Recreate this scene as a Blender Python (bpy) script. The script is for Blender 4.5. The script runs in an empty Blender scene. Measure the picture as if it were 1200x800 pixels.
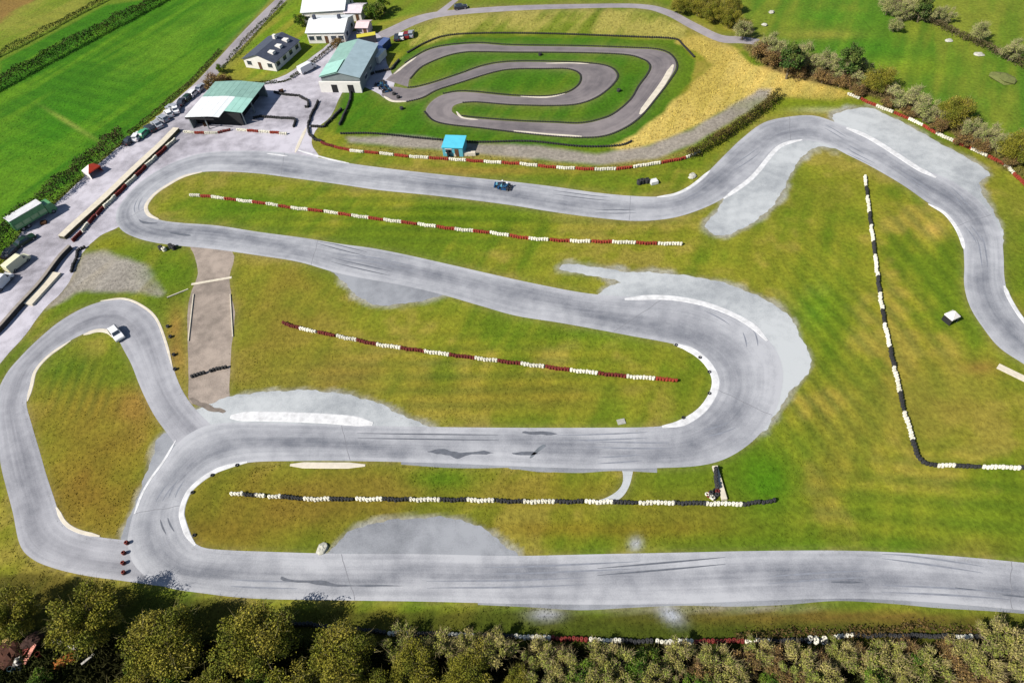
import bpy, math, random
import numpy as np
from mathutils import Vector, Matrix

# ------------------------------------------------------------------ camera
F, PITCH, ROLL, H = 780.0, math.radians(50.0), math.radians(-6.0), 90.0   # focal length in photo pixels, metres
SC = bpy.context.scene
COL = SC.collection
cp, sp_, cr, sr = math.cos(PITCH), math.sin(PITCH), math.cos(ROLL), math.sin(ROLL)
R0, D0, F0 = np.array([1., 0, 0]), np.array([0, -sp_, -cp]), np.array([0, cp, -sp_])
RX, DN = cr*R0 - sr*D0, sr*R0 + cr*D0
cam_d = bpy.data.cameras.new('camera')
cam = bpy.data.objects.new('camera', cam_d)
COL.objects.link(cam)
cam_d.sensor_width = 36.0
cam_d.lens = 36.0*F/1200.0
cam_d.clip_start = 0.5
cam_d.clip_end = 9000.0
M = Matrix.Identity(4)
for i in range(3):
    M[i][0] = RX[i]; M[i][1] = -DN[i]; M[i][2] = -F0[i]
M[2][3] = H
cam.matrix_world = M
SC.camera = cam

# ------------------------------------------------------------------ light
SUN_EL, SHADOW_DIR = math.radians(42.0), math.radians(22.0)   # shadows run this way on the ground (from +X towards +Y)
w = bpy.data.worlds.new('World')
SC.world = w
w.use_nodes = True
wn = w.node_tree
sky = wn.nodes.new('ShaderNodeTexSky')
sky.sky_type = 'NISHITA'
sky.sun_disc = False
sky.sun_elevation = SUN_EL
to_sun = Vector((-math.cos(SHADOW_DIR)*math.cos(SUN_EL), -math.sin(SHADOW_DIR)*math.cos(SUN_EL), math.sin(SUN_EL)))
sky.sun_rotation = math.atan2(to_sun.x, to_sun.y)
sky.air_density = 1.0
sky.dust_density = 0.6
wn.links.new(sky.outputs[0], wn.nodes['Background'].inputs[0])
wn.nodes['Background'].inputs[1].default_value = 0.066
sd = bpy.data.lights.new('sun', 'SUN')
sd.energy = 4.8
sd.angle = math.radians(0.55)
sd.color = (1.0, 0.95, 0.86)
sun = bpy.data.objects.new('sun', sd)
COL.objects.link(sun)
sun.rotation_euler = to_sun.to_track_quat('Z', 'Y').to_euler()
SC.view_settings.view_transform = 'Standard'
SC.view_settings.look = 'None'
SC.view_settings.exposure = 0.79
SC.view_settings.gamma = 1.0

rng = np.random.default_rng(7)
random.seed(11)

# ------------------------------------------------------------------ pixel <-> ground
def P(x, y, z=0.0):
    """the point at height z on the ray through photo pixel (x, y)"""
    d = (x-600.0)*RX + (y-400.0)*DN + F*F0
    t = (z-H)/d[2]
    return Vector((d[0]*t, d[1]*t, z))

def to_px(X, Y, Z=0.0):
    q = np.stack([X, Y, np.zeros_like(X)+Z-H], -1)
    u, v, d = q@RX, q@DN, q@F0
    ok = d > 8.0
    d = np.where(ok, d, 8.0)
    return np.where(ok, 600+F*u/d, -9999.), np.where(ok, 400+F*v/d, 9999.)

def px_per_m(x, y):
    d = (x-600.0)*RX + (y-400.0)*DN + F*F0
    return F/((-H/d[2])*F)

def smooth(pts, n=6, closed=False):
    """Catmull-Rom through the points"""
    p = [np.array(q, float) for q in pts]
    out = []
    m = len(p)
    for i in range(m if closed else m-1):
        a, b = p[i], p[(i+1) % m]
        z = p[(i-1) % m] if (closed or i > 0) else 2*a-b
        c = p[(i+2) % m] if (closed or i < m-2) else 2*b-a
        for k in range(n):
            t = k/n
            out.append(0.5*((2*a)+(b-z)*t+(2*z-5*a+4*b-c)*t*t+(3*a-z-3*b+c)*t**3))
    if not closed:
        out.append(p[-1])
    return [tuple(q) for q in out]

# ------------------------------------------------------------------ numpy noise / distance
def vnoise(x, y, seed):
    g = np.random.default_rng(seed).random((256, 256))
    xi, yi = np.floor(x).astype(int), np.floor(y).astype(int)
    fx, fy = x-xi, y-yi
    fx, fy = fx*fx*(3-2*fx), fy*fy*(3-2*fy)
    a, b = g[xi % 256, yi % 256], g[(xi+1) % 256, yi % 256]
    c, d = g[xi % 256, (yi+1) % 256], g[(xi+1) % 256, (yi+1) % 256]
    return (a*(1-fx)+b*fx)*(1-fy)+(c*(1-fx)+d*fx)*fy

def fbm(x, y, s, octv=4, seed=0):
    v, a, t = 0, 1.0, 0
    for k in range(octv):
        v = v+a*vnoise(x/s*2**k, y/s*2**k, seed+k*17); t += a; a *= 0.55
    return v/t

def seg_dist(X, Y, pts, closed):
    d = np.full(X.shape, 1e9)
    n = len(pts)
    for i in range(n if closed else n-1):
        ax, ay = pts[i]; bx, by = pts[(i+1) % n]
        vx, vy = bx-ax, by-ay
        L = vx*vx+vy*vy+1e-9
        t = np.clip(((X-ax)*vx+(Y-ay)*vy)/L, 0, 1)
        d = np.minimum(d, (X-ax-t*vx)**2+(Y-ay-t*vy)**2)
    return np.sqrt(d)

def inside(X, Y, pts):
    r = np.zeros(X.shape, bool)
    n = len(pts)
    for i in range(n):
        ax, ay = pts[i]; bx, by = pts[(i+1) % n]
        if ay == by:
            continue
        r ^= ((ay > Y) != (by > Y)) & (X < (bx-ax)*(Y-ay)/(by-ay)+ax)
    return r

def sdist(X, Y, pts):
    """positive inside; far points only get a sign"""
    xs = [p[0] for p in pts]; ys = [p[1] for p in pts]
    near = (X > min(xs)-40) & (X < max(xs)+40) & (Y > min(ys)-40) & (Y < max(ys)+40)
    out = np.full(X.shape, -1e3)
    xn, yn = X[near], Y[near]
    d = seg_dist(xn, yn, pts, True)
    out[near] = np.where(inside(xn, yn, pts), d, -d)
    return out

# ------------------------------------------------------------------ materials
def lin(r, g, b):
    f = lambda c: (c/12.92 if c <= 0.04045 else ((c+0.055)/1.055)**2.4)
    return np.array([f(r/255.), f(g/255.), f(b/255.)])

KA = 0.52            # photo value -> base colour
def S(r, g, b, k=KA):
    return tuple(lin(r, g, b)*k)

MATS = {}
def mat(name, col, rough=0.8, var=0.15, scale=2.0, bump=0.0, spec=0.3, metal=0.0, attr=None, objvar=0.0, stretch=None):
    if name in MATS:
        return MATS[name]
    m = bpy.data.materials.new(name)
    m.use_nodes = True
    nt = m.node_tree
    b = nt.nodes['Principled BSDF']
    b.inputs['Roughness'].default_value = rough
    b.inputs['Metallic'].default_value = metal
    b.inputs['Specular IOR Level'].default_value = spec
    geo = nt.nodes.new('ShaderNodeNewGeometry')
    vec = geo.outputs['Position']
    if stretch:
        mp = nt.nodes.new('ShaderNodeMapping')
        mp.inputs['Scale'].default_value = stretch
        nt.links.new(vec, mp.inputs[0]); vec = mp.outputs[0]
    nz = nt.nodes.new('ShaderNodeTexNoise')
    nz.inputs['Scale'].default_value = scale
    nz.inputs['Detail'].default_value = 5.0
    nz.inputs['Roughness'].default_value = 0.65
    nt.links.new(vec, nz.inputs['Vector'])
    mr = nt.nodes.new('ShaderNodeMapRange')
    mr.inputs[1].default_value = 0.28; mr.inputs[2].default_value = 0.72
    mr.inputs[3].default_value = 1-var; mr.inputs[4].default_value = 1+var
    nt.links.new(nz.outputs[0], mr.inputs[0])
    fac = mr.outputs[0]
    if objvar:
        oi = nt.nodes.new('ShaderNodeObjectInfo')
        m2 = nt.nodes.new('ShaderNodeMapRange')
        m2.inputs[3].default_value = 1-objvar; m2.inputs[4].default_value = 1+objvar
        nt.links.new(oi.outputs['Random'], m2.inputs[0])
        mm = nt.nodes.new('ShaderNodeMath'); mm.operation = 'MULTIPLY'
        nt.links.new(fac, mm.inputs[0]); nt.links.new(m2.outputs[0], mm.inputs[1])
        fac = mm.outputs[0]
    mix = nt.nodes.new('ShaderNodeVectorMath'); mix.operation = 'SCALE'
    if attr:
        at = nt.nodes.new('ShaderNodeAttribute'); at.attribute_name = attr
        nt.links.new(at.outputs['Color'], mix.inputs[0])
    else:
        mix.inputs[0].default_value = col[:3]
    nt.links.new(fac, mix.inputs['Scale'])
    nt.links.new(mix.outputs[0], b.inputs['Base Color'])
    if bump:
        bp = nt.nodes.new('ShaderNodeBump')
        bp.inputs['Strength'].default_value = bump
        bp.inputs['Distance'].default_value = 0.3
        nt.links.new(nz.outputs[0], bp.inputs['Height'])
        nt.links.new(bp.outputs[0], b.inputs['Normal'])
    MATS[name] = m
    return m

def asphalt(name, light, dark, line=0.25, blotch=0.2, spec=0.35, rough=0.62, grit=1.0):
    """worn asphalt on a strip whose UV is (across 0..1, metres along)"""
    m = bpy.data.materials.new(name); m.use_nodes = True
    nt = m.node_tree; N = nt.nodes; Lk = nt.links.new
    b = N['Principled BSDF']
    b.inputs['Roughness'].default_value = rough
    b.inputs['Specular IOR Level'].default_value = spec
    uv = N.new('ShaderNodeUVMap')
    geo = N.new('ShaderNodeNewGeometry')
    def noise(vec, scale, detail=5, sc=None):
        if sc:
            mp = N.new('ShaderNodeMapping'); mp.inputs['Scale'].default_value = sc
            Lk(vec, mp.inputs[0]); vec = mp.outputs[0]
        n = N.new('ShaderNodeTexNoise'); n.inputs['Scale'].default_value = scale
        n.inputs['Detail'].default_value = detail; n.inputs['Roughness'].default_value = 0.6
        Lk(vec, n.inputs['Vector']); return n.outputs[0]
    def rng_(v, a, bb, c, d):
        r = N.new('ShaderNodeMapRange'); r.interpolation_type = 'SMOOTHSTEP'
        for i, q in enumerate((a, bb, c, d)):
            r.inputs[i+1].default_value = q
        Lk(v, r.inputs[0]); return r.outputs[0]
    def op(o, a, c):
        q = N.new('ShaderNodeMath'); q.operation = o
        for i, s in enumerate((a, c)):
            if isinstance(s, (int, float)): q.inputs[i].default_value = s
            else: Lk(s, q.inputs[i])
        return q.outputs[0]
    big = noise(geo.outputs['Position'], 0.055, 4)
    mid = noise(geo.outputs['Position'], 0.45, 5)
    fine = noise(geo.outputs['Position'], 5.0, 3)
    streak = noise(uv.outputs[0], 1.0, 4, (9.0, 0.035, 1))
    sx = N.new('ShaderNodeSeparateXYZ'); Lk(uv.outputs[0], sx.inputs[0])
    wob = noise(uv.outputs[0], 1.0, 2, (0.0, 0.022, 1))
    off = op('ABSOLUTE', op('SUBTRACT', sx.outputs[0], rng_(wob, 0.3, 0.7, 0.25, 0.75)), 0.0)
    rl = rng_(off, 0.0, 0.33, line, 0.0)          # rubbered-in line wandering across the strip
    t = op('ADD', op('MULTIPLY', rng_(big, 0.3, 0.7, -1, 1), blotch), op('MULTIPLY', rng_(mid, 0.3, 0.7, -1, 1), 0.13*grit))
    t = op('ADD', t, op('MULTIPLY', rng_(fine, 0.3, 0.7, -1, 1), 0.09*grit))
    t = op('ADD', t, op('MULTIPLY', rng_(streak, 0.3, 0.7, -1, 1), 0.13))
    t = op('ADD', t, rl)
    edge = op('ABSOLUTE', op('SUBTRACT', sx.outputs[0], 0.5), 0.0)
    t = op('SUBTRACT', t, rng_(edge, 0.38, 0.48, 0.0, 0.16))        # dust along the sides
    t = op('ADD', t, 0.32)
    mx = N.new('ShaderNodeMix'); mx.data_type = 'RGBA'
    Lk(t, mx.inputs[0])
    mx.inputs[6].default_value = (*light, 1); mx.inputs[7].default_value = (*dark, 1)
    Lk(mx.outputs[2], b.inputs['Base Color'])
    bp = N.new('ShaderNodeBump'); bp.inputs['Strength'].default_value = 0.15; bp.inputs['Distance'].default_value = 0.05
    Lk(mid, bp.inputs['Height']); Lk(bp.outputs[0], b.inputs['Normal'])
    MATS[name] = m
    return m

# ------------------------------------------------------------------ mesh helpers
def mk(name, v, f, m=None, parent=None, smooth_=False, uv=None, colors=None, loc=None, rz=0.0):
    me = bpy.data.meshes.new(name)
    me.from_pydata([tuple(map(float, q)) for q in v], [], f)
    if uv is not None:
        l = me.uv_layers.new(name='UVMap')
        idx = np.empty(len(me.loops), int); me.loops.foreach_get('vertex_index', idx)
        l.data.foreach_set('uv', np.asarray(uv, float)[idx].ravel())
    if colors is not None:
        a = me.color_attributes.new('Col', 'FLOAT_COLOR', 'POINT')
        c = np.ones((len(v), 4)); c[:, :3] = colors
        a.data.foreach_set('color', c.ravel())
    if smooth_:
        me.polygons.foreach_set('use_smooth', np.ones(len(me.polygons), bool))
    if m: me.materials.append(m)
    return link(name, me, parent, loc, rz)

def link(name, me, parent=None, loc=None, rz=0.0):
    o = bpy.data.objects.new(name, me)
    COL.objects.link(o)
    if loc is not None: o.location = loc
    o.rotation_euler.z = rz
    if parent: o.parent = parent
    return o

def tag(o, label=None, cat=None, group=None, kind=None):
    if label: o['label'] = label
    if cat: o['category'] = cat
    if group: o['group'] = group
    if kind: o['kind'] = kind
    return o

def thing(name, label, cat, loc=(0, 0, 0), rz=0.0, group=None):
    return tag(link(name, None, None, loc, rz), label, cat, group)

class MB:
    """collects boxes, prisms and tubes into one mesh"""
    def __init__(s): s.v = []; s.f = []
    def add(s, v, f):
        n = len(s.v); s.v += [tuple(q) for q in v]; s.f += [tuple(i+n for i in q) for q in f]; return s
    def box(s, x0, x1, y0, y1, z0, z1, top=0.0, topy=None):
        ty = top if topy is None else topy
        v = [(x0, y0, z0), (x1, y0, z0), (x1, y1, z0), (x0, y1, z0), (x0+top, y0+ty, z1), (x1-top, y0+ty, z1), (x1-top, y1-ty, z1), (x0+top, y1-ty, z1)]
        return s.add(v, [(3, 2, 1, 0), (4, 5, 6, 7), (0, 1, 5, 4), (1, 2, 6, 5), (2, 3, 7, 6), (3, 0, 4, 7)])
    def prism(s, prof, a, b, axis='y'):
        n = len(prof)
        pt = (lambda p, t: (p[0], t, p[1])) if axis == 'y' else ((lambda p, t: (t, p[0], p[1])) if axis == 'x' else (lambda p, t: (p[0], p[1], t)))
        v = [pt(p, a) for p in prof]+[pt(p, b) for p in prof]
        return s.add(v, [tuple(range(n))[::-1], tuple(range(n, 2*n))]+[(i, (i+1) % n, n+(i+1) % n, n+i) for i in range(n)])
    def tube(s, a, b, r0, r1, n=6, cap=True):
        a, b = Vector(a), Vector(b)
        d = (b-a)
        q = d.to_track_quat('Z', 'Y') if d.length > 1e-6 else Vector((0, 0, 1)).to_track_quat('Z', 'Y')
        v = []
        for c, r in ((a, r0), (b, r1)):
            for i in range(n):
                t = 2*math.pi*i/n
                v.append(c+q@Vector((r*math.cos(t), r*math.sin(t), 0)))
        f = [(i, (i+1) % n, n+(i+1) % n, n+i) for i in range(n)]
        if cap: f += [tuple(range(n))[::-1], tuple(range(n, 2*n))]
        return s.add(v, f)
    def torus(s, c, ro, ri, h, n=10):
        """a tyre lying flat: outer radius, hole radius, height, base centre c"""
        x, y, z = c
        prof = [(ri, 0.06*h), (ro-0.06, 0), (ro, 0.3*h), (ro, 0.7*h), (ro-0.06, h), (ri, 0.92*h)]
        k = len(prof)
        v = [(x+r*math.cos(2*math.pi*i/n), y+r*math.sin(2*math.pi*i/n), z+q) for i in range(n) for r, q in prof]
        f = [(i*k+j, ((i+1) % n)*k+j, ((i+1) % n)*k+(j+1) % k, i*k+(j+1) % k) for i in range(n) for j in range(k)]
        return s.add(v, f)
    def build(s, name, m, parent=None, smooth_=False, loc=None, rz=0.0):
        return mk(name, s.v, s.f, m, parent, smooth_, None, None, loc, rz)

def ribbon(name, pairs, z, m, n=6, across=6, parent=None):
    Lp = smooth([p[0] for p in pairs], n); Rp = smooth([p[1] for p in pairs], n)
    v, uv, f = [], [], []
    dist, last = 0.0, None
    for a, b in zip(Lp, Rp):
        A, B = P(*a), P(*b)
        mid = (A+B)/2
        if last is not None: dist += (mid-last).length
        last = mid
        for k in range(across+1):
            t = k/across
            q = A.lerp(B, t); v.append((q.x, q.y, z)); uv.append((t, dist))
    w_ = across+1
    for i in range(len(Lp)-1):
        for k in range(across):
            f.append((i*w_+k, i*w_+k+1, (i+1)*w_+k+1, (i+1)*w_+k))
    o = mk(name, v, f, m, parent, False, uv)
    return o, list(Lp)+list(Rp)[::-1]

def sheet(name, pts, z, m, parent=None, jitter=0.0, n=4):
    """flat irregular patch; the outline is smoothed and roughened"""
    s = smooth(pts, n, True)
    g = [P(*p) for p in s]
    if jitter:      # ragged outline: smooth wobble along the local normal
        N_ = len(g); g2 = []
        ph = [random.uniform(0, 6.28) for _ in range(6)]
        acc = 0.0
        for i in range(N_):
            a, b = g[i-1], g[(i+1) % N_]
            d_ = (b-a); L_ = d_.length
            acc += L_/2
            nrm = Vector((-d_.y, d_.x, 0)).normalized() if L_ > 1e-4 else Vector((0, 0, 0))
            wob_ = math.sin(acc*.9+ph[0])*.4+math.sin(acc*1.9+ph[1])*.35+math.sin(acc*4.1+ph[2])*.25
            g2.append(g[i]+nrm*wob_*jitter)
        g = g2
    v = [(q.x, q.y, z) for q in g]
    import mathutils.geometry as mg
    tri = mg.tessellate_polygon([[Vector((q[0], q[1], 0)) for q in v]])
    f = []
    for t in tri:
        a, b, c = (Vector(v[i]) for i in t)
        f.append(tuple(t) if (b-a).cross(c-a).z > 0 else tuple(t)[::-1])
    o = mk(name, v, f, m, parent, False, [(0.5, q[1]) for q in v])
    return o, s

def raised(name, centre, width, h, m, parent=None, n=5):
    """kerb: a raised strip along a pixel path, width in metres"""
    c = [P(*p) for p in smooth(centre, n)]
    v, f = [], []
    N = len(c)
    for i, q in enumerate(c):
        d = (c[min(i+1, N-1)]-c[max(i-1, 0)]).normalized()
        s = Vector((-d.y, d.x, 0))
        wd = width*min(1.0, 0.35+0.65*min(i, N-1-i)/max(2.0, N*0.12))/2
        for k, zz in ((-1, 0.0), (-0.8, h), (0.8, h), (1, 0.0)):
            p = q+s*wd*k; v.append((p.x, p.y, zz+0.002))
    for i in range(N-1):
        for k in range(3):
            f.append((i*4+k, (i+1)*4+k, (i+1)*4+k+1, i*4+k+1))
    f += [(0, 1, 2, 3), (N*4-1, N*4-2, N*4-3, N*4-4)]
    f = [q[::-1] for q in f]
    return mk(name, v, f, m, parent)

exec_order = None
# ------------------------------------------------------------------ the circuit (edges traced on the photograph, laid on the ground)
MAIN = [((1270,724),(1270,668)),((1200,715),(1200,659)),((1100,706),(1100,650)),((1000,701),(1000,645)),((900,703),(900,645)),
 ((800,707),(800,647)),((700,708),(700,649)),((600,707),(600,651)),((500,704.5),(500,649)),((400,703),(400,648.5)),((300,701),(310,646)),
 ((240,695),(262,644)),((190,686),(238,641)),((160,665),(226,633)),((150,640),(218,618)),((152,618),(213,602)),((159,594),(216,587)),
 ((170,571),(224,573)),((186,548),(237,561)),((203,525),(253,551)),((222,508),(272,545)),((250,497),(300,541)),((300,495),(340,540)),
 ((400,498),(410,540)),((500,500),(505,542)),((600,501),(603,546)),((700,501),(700,549)),((765,500),(775,548)),((795,495),(822,545)),
 ((815,484),(855,535)),((830,469),(886,513)),((838,452),(908,482)),((837,438),(916,455)),((829,424),(917,432)),((814,412),(908,408)),
 ((793,404),(887,386)),((770,399),(855,367)),((742,394),(812,354)),((705,387),(757,349)),((655,378),(690,344)),((605,370),(625,332)),((562,358),(575,321)),
 ((517,345),(527,310)),((470,334),(478,299)),((430,327),(437,291)),((392,319),(400,286)),((350,307),(357,279)),((300,299),(304,272)),
 ((250,292),(255,264.5)),((210,288),(215,261.5)),((180,284),(193,259)),((158,278),(180,255)),((143,270),(173,249)),((136,258),(171,243)),
 ((138,245),(174,236)),((148,230),(182,227)),((165,213),(193,219)),((190,197),(207,211)),((215,186),(223,204.5)),((245,178.5),(248,201)),
 ((300,177),(298,203)),((350,181),(345,209)),((400,190),(397,216)),((450,197),(445,223)),((520,205),(515,230)),((600,213),(595,240)),
 ((650,219),(645,248)),((700,226),(697,255)),((745,230),(745,259)),((780,230),(785,256)),((805,222),(817,247)),((828,203),(845,234)),
 ((850,181),(868,217)),((870,162),(888,201)),((895,144),(905,181)),((925,137),(923,168)),((955,136),(947,165)),((985,146),(970,170)),
 ((1012,158),(992,181)),((1042,174),(1022,196)),((1080,197),(1058,217)),((1115,212),(1085,236)),((1145,233),(1107,250)),((1162,252),(1120,265)),
 ((1173,275),(1128,285)),((1176,300),(1130,310)),((1177,325),(1130,335)),((1182,346),(1137,360)),((1195,368),(1152,384)),((1215,390),(1172,408)),
 ((1250,420),(1205,430)),((1300,455),(1250,462))]
LEFT = [((215,690),(200,640)),((150,681),(150,633)),((100,674),(117,629)),((62,665),(92,622)),((37,654),(77,612)),((23,637),(69,600)),
 ((15,600),(63,582)),((7,570),(54,555)),((1,545),(46,527)),((-3,515),(38,500)),((-6,485),(31,472)),((-3,460),(36,455)),((8,437),(42,435)),
 ((24,418),(56,418)),((43,399),(76,403)),((68,378),(94,393)),((95,362),(110,387)),((122,352.5),(121,387)),((145,350),(131,391)),
 ((167,359),(139,399)),((184,375),(145,410)),((194,402),(154,427)),((203,431),(163,450)),((213,456),(172,470)),((228,478),(183,490)),
 ((250,500),(200,513)),((270,515),(212,530))]
KART = [((452,94),(478,102)),((461,86),(481,91)),((475,75),(495,77)),((500,60),(523,65)),((525,54),(545,60.5)),((560,51.5),(565,60)),((600,54),(600,60.5)),
 ((675,55),(675,61)),((735,57),(730,63)),((770,59),(752,68)),((787,66),(763,76)),((792,78),(761,86)),((784,93),(750,101)),((768,114),(739,118)),
 ((750,136),(720,134)),((730,150),(703,141)),((705,159),(680,145.5)),((670,160),(650,144.5)),((620,156),(610,143)),((562,149),(562,139.5)),
 ((525,145),(540,137)),((507,140),(532,133)),((499,131),(529.5,129.5)),((505,120),(532,124)),((520,111),(543,120.5)),((545,108),(560,120)),
 ((600,113),(600,122)),((640,114),(650,123)),((663,110),(680,120.5)),((677,102),(703,111)),((682,94),(719,97)),((680,86),(722,86)),((666,81),(708,77)),
 ((637,80),(670,74)),((600,80.5),(605,73)),((575,85),(570,77)),((540,96),(537,88)),((512,105),(510,97)),((495,114),(490,102.5)),((475,119),(478,104)),
 ((458,118),(464,102)),((447,112),(450,102))]
ROAD_UP = [((425,47),(436,55)),((455,33),(462,41)),((485,20),(492,27)),((520,13),(524,19)),((600,7),(600,13)),((680,5),(680,10)),((750,5),(748,10)),((785,12),(780,18)),((815,27),(808,33)),((845,41),(842,49)),((868,43),(869,51)),((890,46),(889,53))]
ROAD_UP2 = [((508,17),(517,19)),((528,2),(534,3)),((550,-15),(556,-15))]
ROAD_LEFT = [((205,118),(225,128)),((228,98),(240,106)),((246,79),(257,85)),((262,62),(272,67)),((285,37),(296,42)),((310,12),(320,16)),((335,-12),(345,-9)),((370,-50),(382,-48))]
PADDOCK = [(-60,480),(-40,425),(-25,365),(0,330),(10,303),(18,285),(30,266),(60,243),(100,206),(130,180),(150,164),(178,143),(203,120),(222,104),(236,98),(262,97),(300,98),(330,90),(350,78),(372,62),(395,45),(420,36),(440,38),(450,50),(452,70),(458,84),(462,98),(455,116),(440,108),(420,100),(404,104),(388,136),(372,150),(365,168),(372,186),(330,190),(250,184),(215,195),(180,225),(160,250),(139,266),(118,276),(102,290),(92,305),(84,325),(70,345),(52,362),(30,392),(5,420),(-20,450)]
STRIP = [(226,287),(272,294),(269,325),(271,345),(275,365),(274,385),(271,410),(269,450),(266,470),(240,474),(222,470),(221,442),(220,400),(220,362),(225,340),(232,320),(228,300)]
AP_LANE = [(385,312),(392,320),(405,333),(420,347),(440,357),(475,355.5),(520,345.5),(525,335),(450,318)]
AP_HAIR = [(655,315),(664,309.5),(700,313),(730,318),(775,320),(825,326),(862,336),(890,348),(915,362),(930,378),(941,400),(948,415),(951,430),(942,442),(925,461),(912,480),(896,505),(880,500),(900,440),(880,390),(800,352),(735,352),(700,347),(715,335),(728,331),(700,324),(675,320)]
AP_TONGUE = [(1000,178),(960,160),(930,155),(905,168),(880,198),(848,235),(838,250),(827,263),(830,271),(838,275),(852,275),(870,268),(890,255),(900,247),(910,235),(920,218),(930,198),(945,179),(965,172)]
AP_TOPR = [(975,137),(987,131),(1015,126),(1040,135),(1070,150),(1100,167),(1137,187),(1152,197),(1160,206),(1148,213),(1152,228),(1163,246),(1172,262),(1176,285),(1160,285),(1100,220),(1040,180),(990,152)]
AP_MID = [(255,470),(275,463),(300,460),(345,457),(375,458),(410,463),(440,471),(465,483),(490,495),(505,503),(400,505),(280,505),(240,505),(225,485)]
AP_BOT = [(378,655),(388,644),(405,627),(425,616),(462,609),(512,606),(545,610),(570,622),(587,635),(602,655),(500,660)]
AP_TRI = [(212,516),(197,507),(186,513),(180,530),(172,553),(162,580),(152,606),(142,630),(160,640),(185,590),(215,540)]
PATH_S = [((727,545),(742,545)),((730,556),(741,556)),((729,567),(737,570)),((722,576),(729,582)),((710,583),(716,589)),((700,586),(702,591))]

a_main = asphalt('asphalt_main', S(206,207,213), S(124,127,137), 0.36, 0.24)
a_left = asphalt('asphalt_left_loop', S(198,198,205), S(126,127,136), 0.30, 0.26)
a_kart = asphalt('asphalt_small_track', S(160,150,150), S(100,94,98), 0.15, 0.25)
a_pad = asphalt('asphalt_paddock', S(226,221,232), S(140,136,144), 0.0, 0.4, 0.3, 0.7, 1.5)
a_run = asphalt('asphalt_runoff', S(214,218,221), S(158,163,169), 0.0, 0.38, 0.2, 0.9, 1.6)
a_dark = asphalt('asphalt_patched', S(176,179,186), S(122,125,133), 0.0, 0.4, 0.3, 0.7, 1.4)
a_conc = asphalt('concrete_old', S(194,178,165), S(122,112,104), 0.0, 0.4, 0.2, 0.9, 1.8)
a_road = asphalt('asphalt_lane', S(188,180,184), S(136,130,136), 0.0, 0.3)

track = link('race_track', None); tag(track, kind='structure')
main_o, main_poly = ribbon('asphalt', MAIN, 0.020, a_main, 6, 8, track)
left_o, left_poly = ribbon('asphalt', LEFT, 0.014, a_left, 6, 8, track)
kt = link('small_kart_track', None); tag(kt, kind='structure')
kart_o, kart_poly = ribbon('asphalt', KART, 0.016, a_kart, 5, 5, kt)
paved = [main_poly, left_poly, kart_poly]
for nm, rb, zz, mm in (('lane', ROAD_UP, 0.006, a_road), ('lane', ROAD_UP2, 0.002, a_road), ('approach_road', ROAD_LEFT, 0.006, a_road), ('footpath', PATH_S, 0.006, a_run)):
    o, pl = ribbon(nm, rb, zz, mm, 5, 3); tag(o, kind='structure'); paved.append(pl)
for nm, pts, zz, mm, jit in (('paddock_pavement', PADDOCK, 0.010, a_pad, 0.1), ('concrete_strip', STRIP, 0.006, a_conc, 0.05)):
    o, pl = sheet(nm, pts, zz, mm, None, jit); tag(o, kind='structure'); paved.append(pl)
for pts, mm in ((AP_LANE, a_dark), (AP_HAIR, a_run), (AP_TONGUE, a_run), (AP_TOPR, a_run), (AP_MID, a_run), (AP_BOT, a_dark), (AP_TRI, a_dark)):
    o, pl = sheet('runoff_apron', pts, 0.008, mm, track, 0.30, 10); paved.append(pl)

# ------------------------------------------------------------------ ground: one sheet to the horizon, colour = what grows there, with shade painted into the bottom verge
def axis(a, b, step, far):
    c = list(np.arange(a, b+1e-6, step))
    k, x = step, b
    hi = []
    while x < far: k *= 1.35; x += k; hi.append(x)
    k, x = step, a
    lo = []
    while x > -far: k *= 1.35; x -= k; lo.append(x)
    return np.array(lo[::-1]+c+hi)
GX, GY = axis(-215, 185, 0.65, 4000), axis(-8, 330, 0.65, 4000)
XX, YY = np.meshgrid(GX, GY, indexing='ij')
PXX, PYY = to_px(XX.ravel(), YY.ravel())
wx, wy = XX.ravel(), YY.ravel()
n1 = fbm(wx, wy, 26, 4, 3); n2 = fbm(wx, wy, 7, 3, 9); n3 = fbm(wx, wy, 2.2, 2, 5)
ca, sa = math.cos(1.05), math.sin(1.05)
n4 = fbm((wx*ca+wy*sa)/9, (-wx*sa+wy*ca), 2.6, 3, 21)     # mowing direction
def sstep(x, a, b):
    t = np.clip((x-a)/(b-a), 0, 1); return t*t*(3-2*t)
gcol = np.zeros((wx.size, 3))
def base_mix(a, b, c):
    t = sstep(0.5*n1+0.3*n2+0.25*n4, 0.40, 0.62)[:, None]
    q = np.array(a)*(1-t)+np.array(b)*t
    t2 = (sstep(n1*0.4+n2*0.6+0.2*(n3-0.5), 0.53, 0.68)*0.6)[:, None]
    return q*(1-t2)+np.array(c)*t2
gcol[:] = base_mix(S(108,132,28), S(144,146,42), S(168,150,70))
def region(pts, col, soft=3.0, amp=6.0, wgt=1.0, col2=None, seed=1):
    global gcol
    d = sdist(PXX, PYY, pts)+amp*(n2-0.5)*2
    wv = (sstep(d, -soft, soft)*wgt)[:, None]
    c = np.array(col)
    if col2 is not None:
        t = sstep(0.6*n1+0.4*n4, 0.38, 0.62)[:, None]; c = c*(1-t)+np.array(col2)*t
    gcol = gcol*(1-wv)+c*wv
def blob(x, y, rx, ry, col, wgt=0.8, rot=0.0):
    global gcol
    c, s = math.cos(rot), math.sin(rot)
    u, v = (PXX-x)*c+(PYY-y)*s, -(PXX-x)*s+(PYY-y)*c
    wv = (np.clip(np.exp(-((u/rx)**2+(v/ry)**2))*(0.35+1.3*n2), 0, 1)*wgt)[:, None]
    gcol = gcol*(1-wv)+np.array(col)*wv
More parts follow.
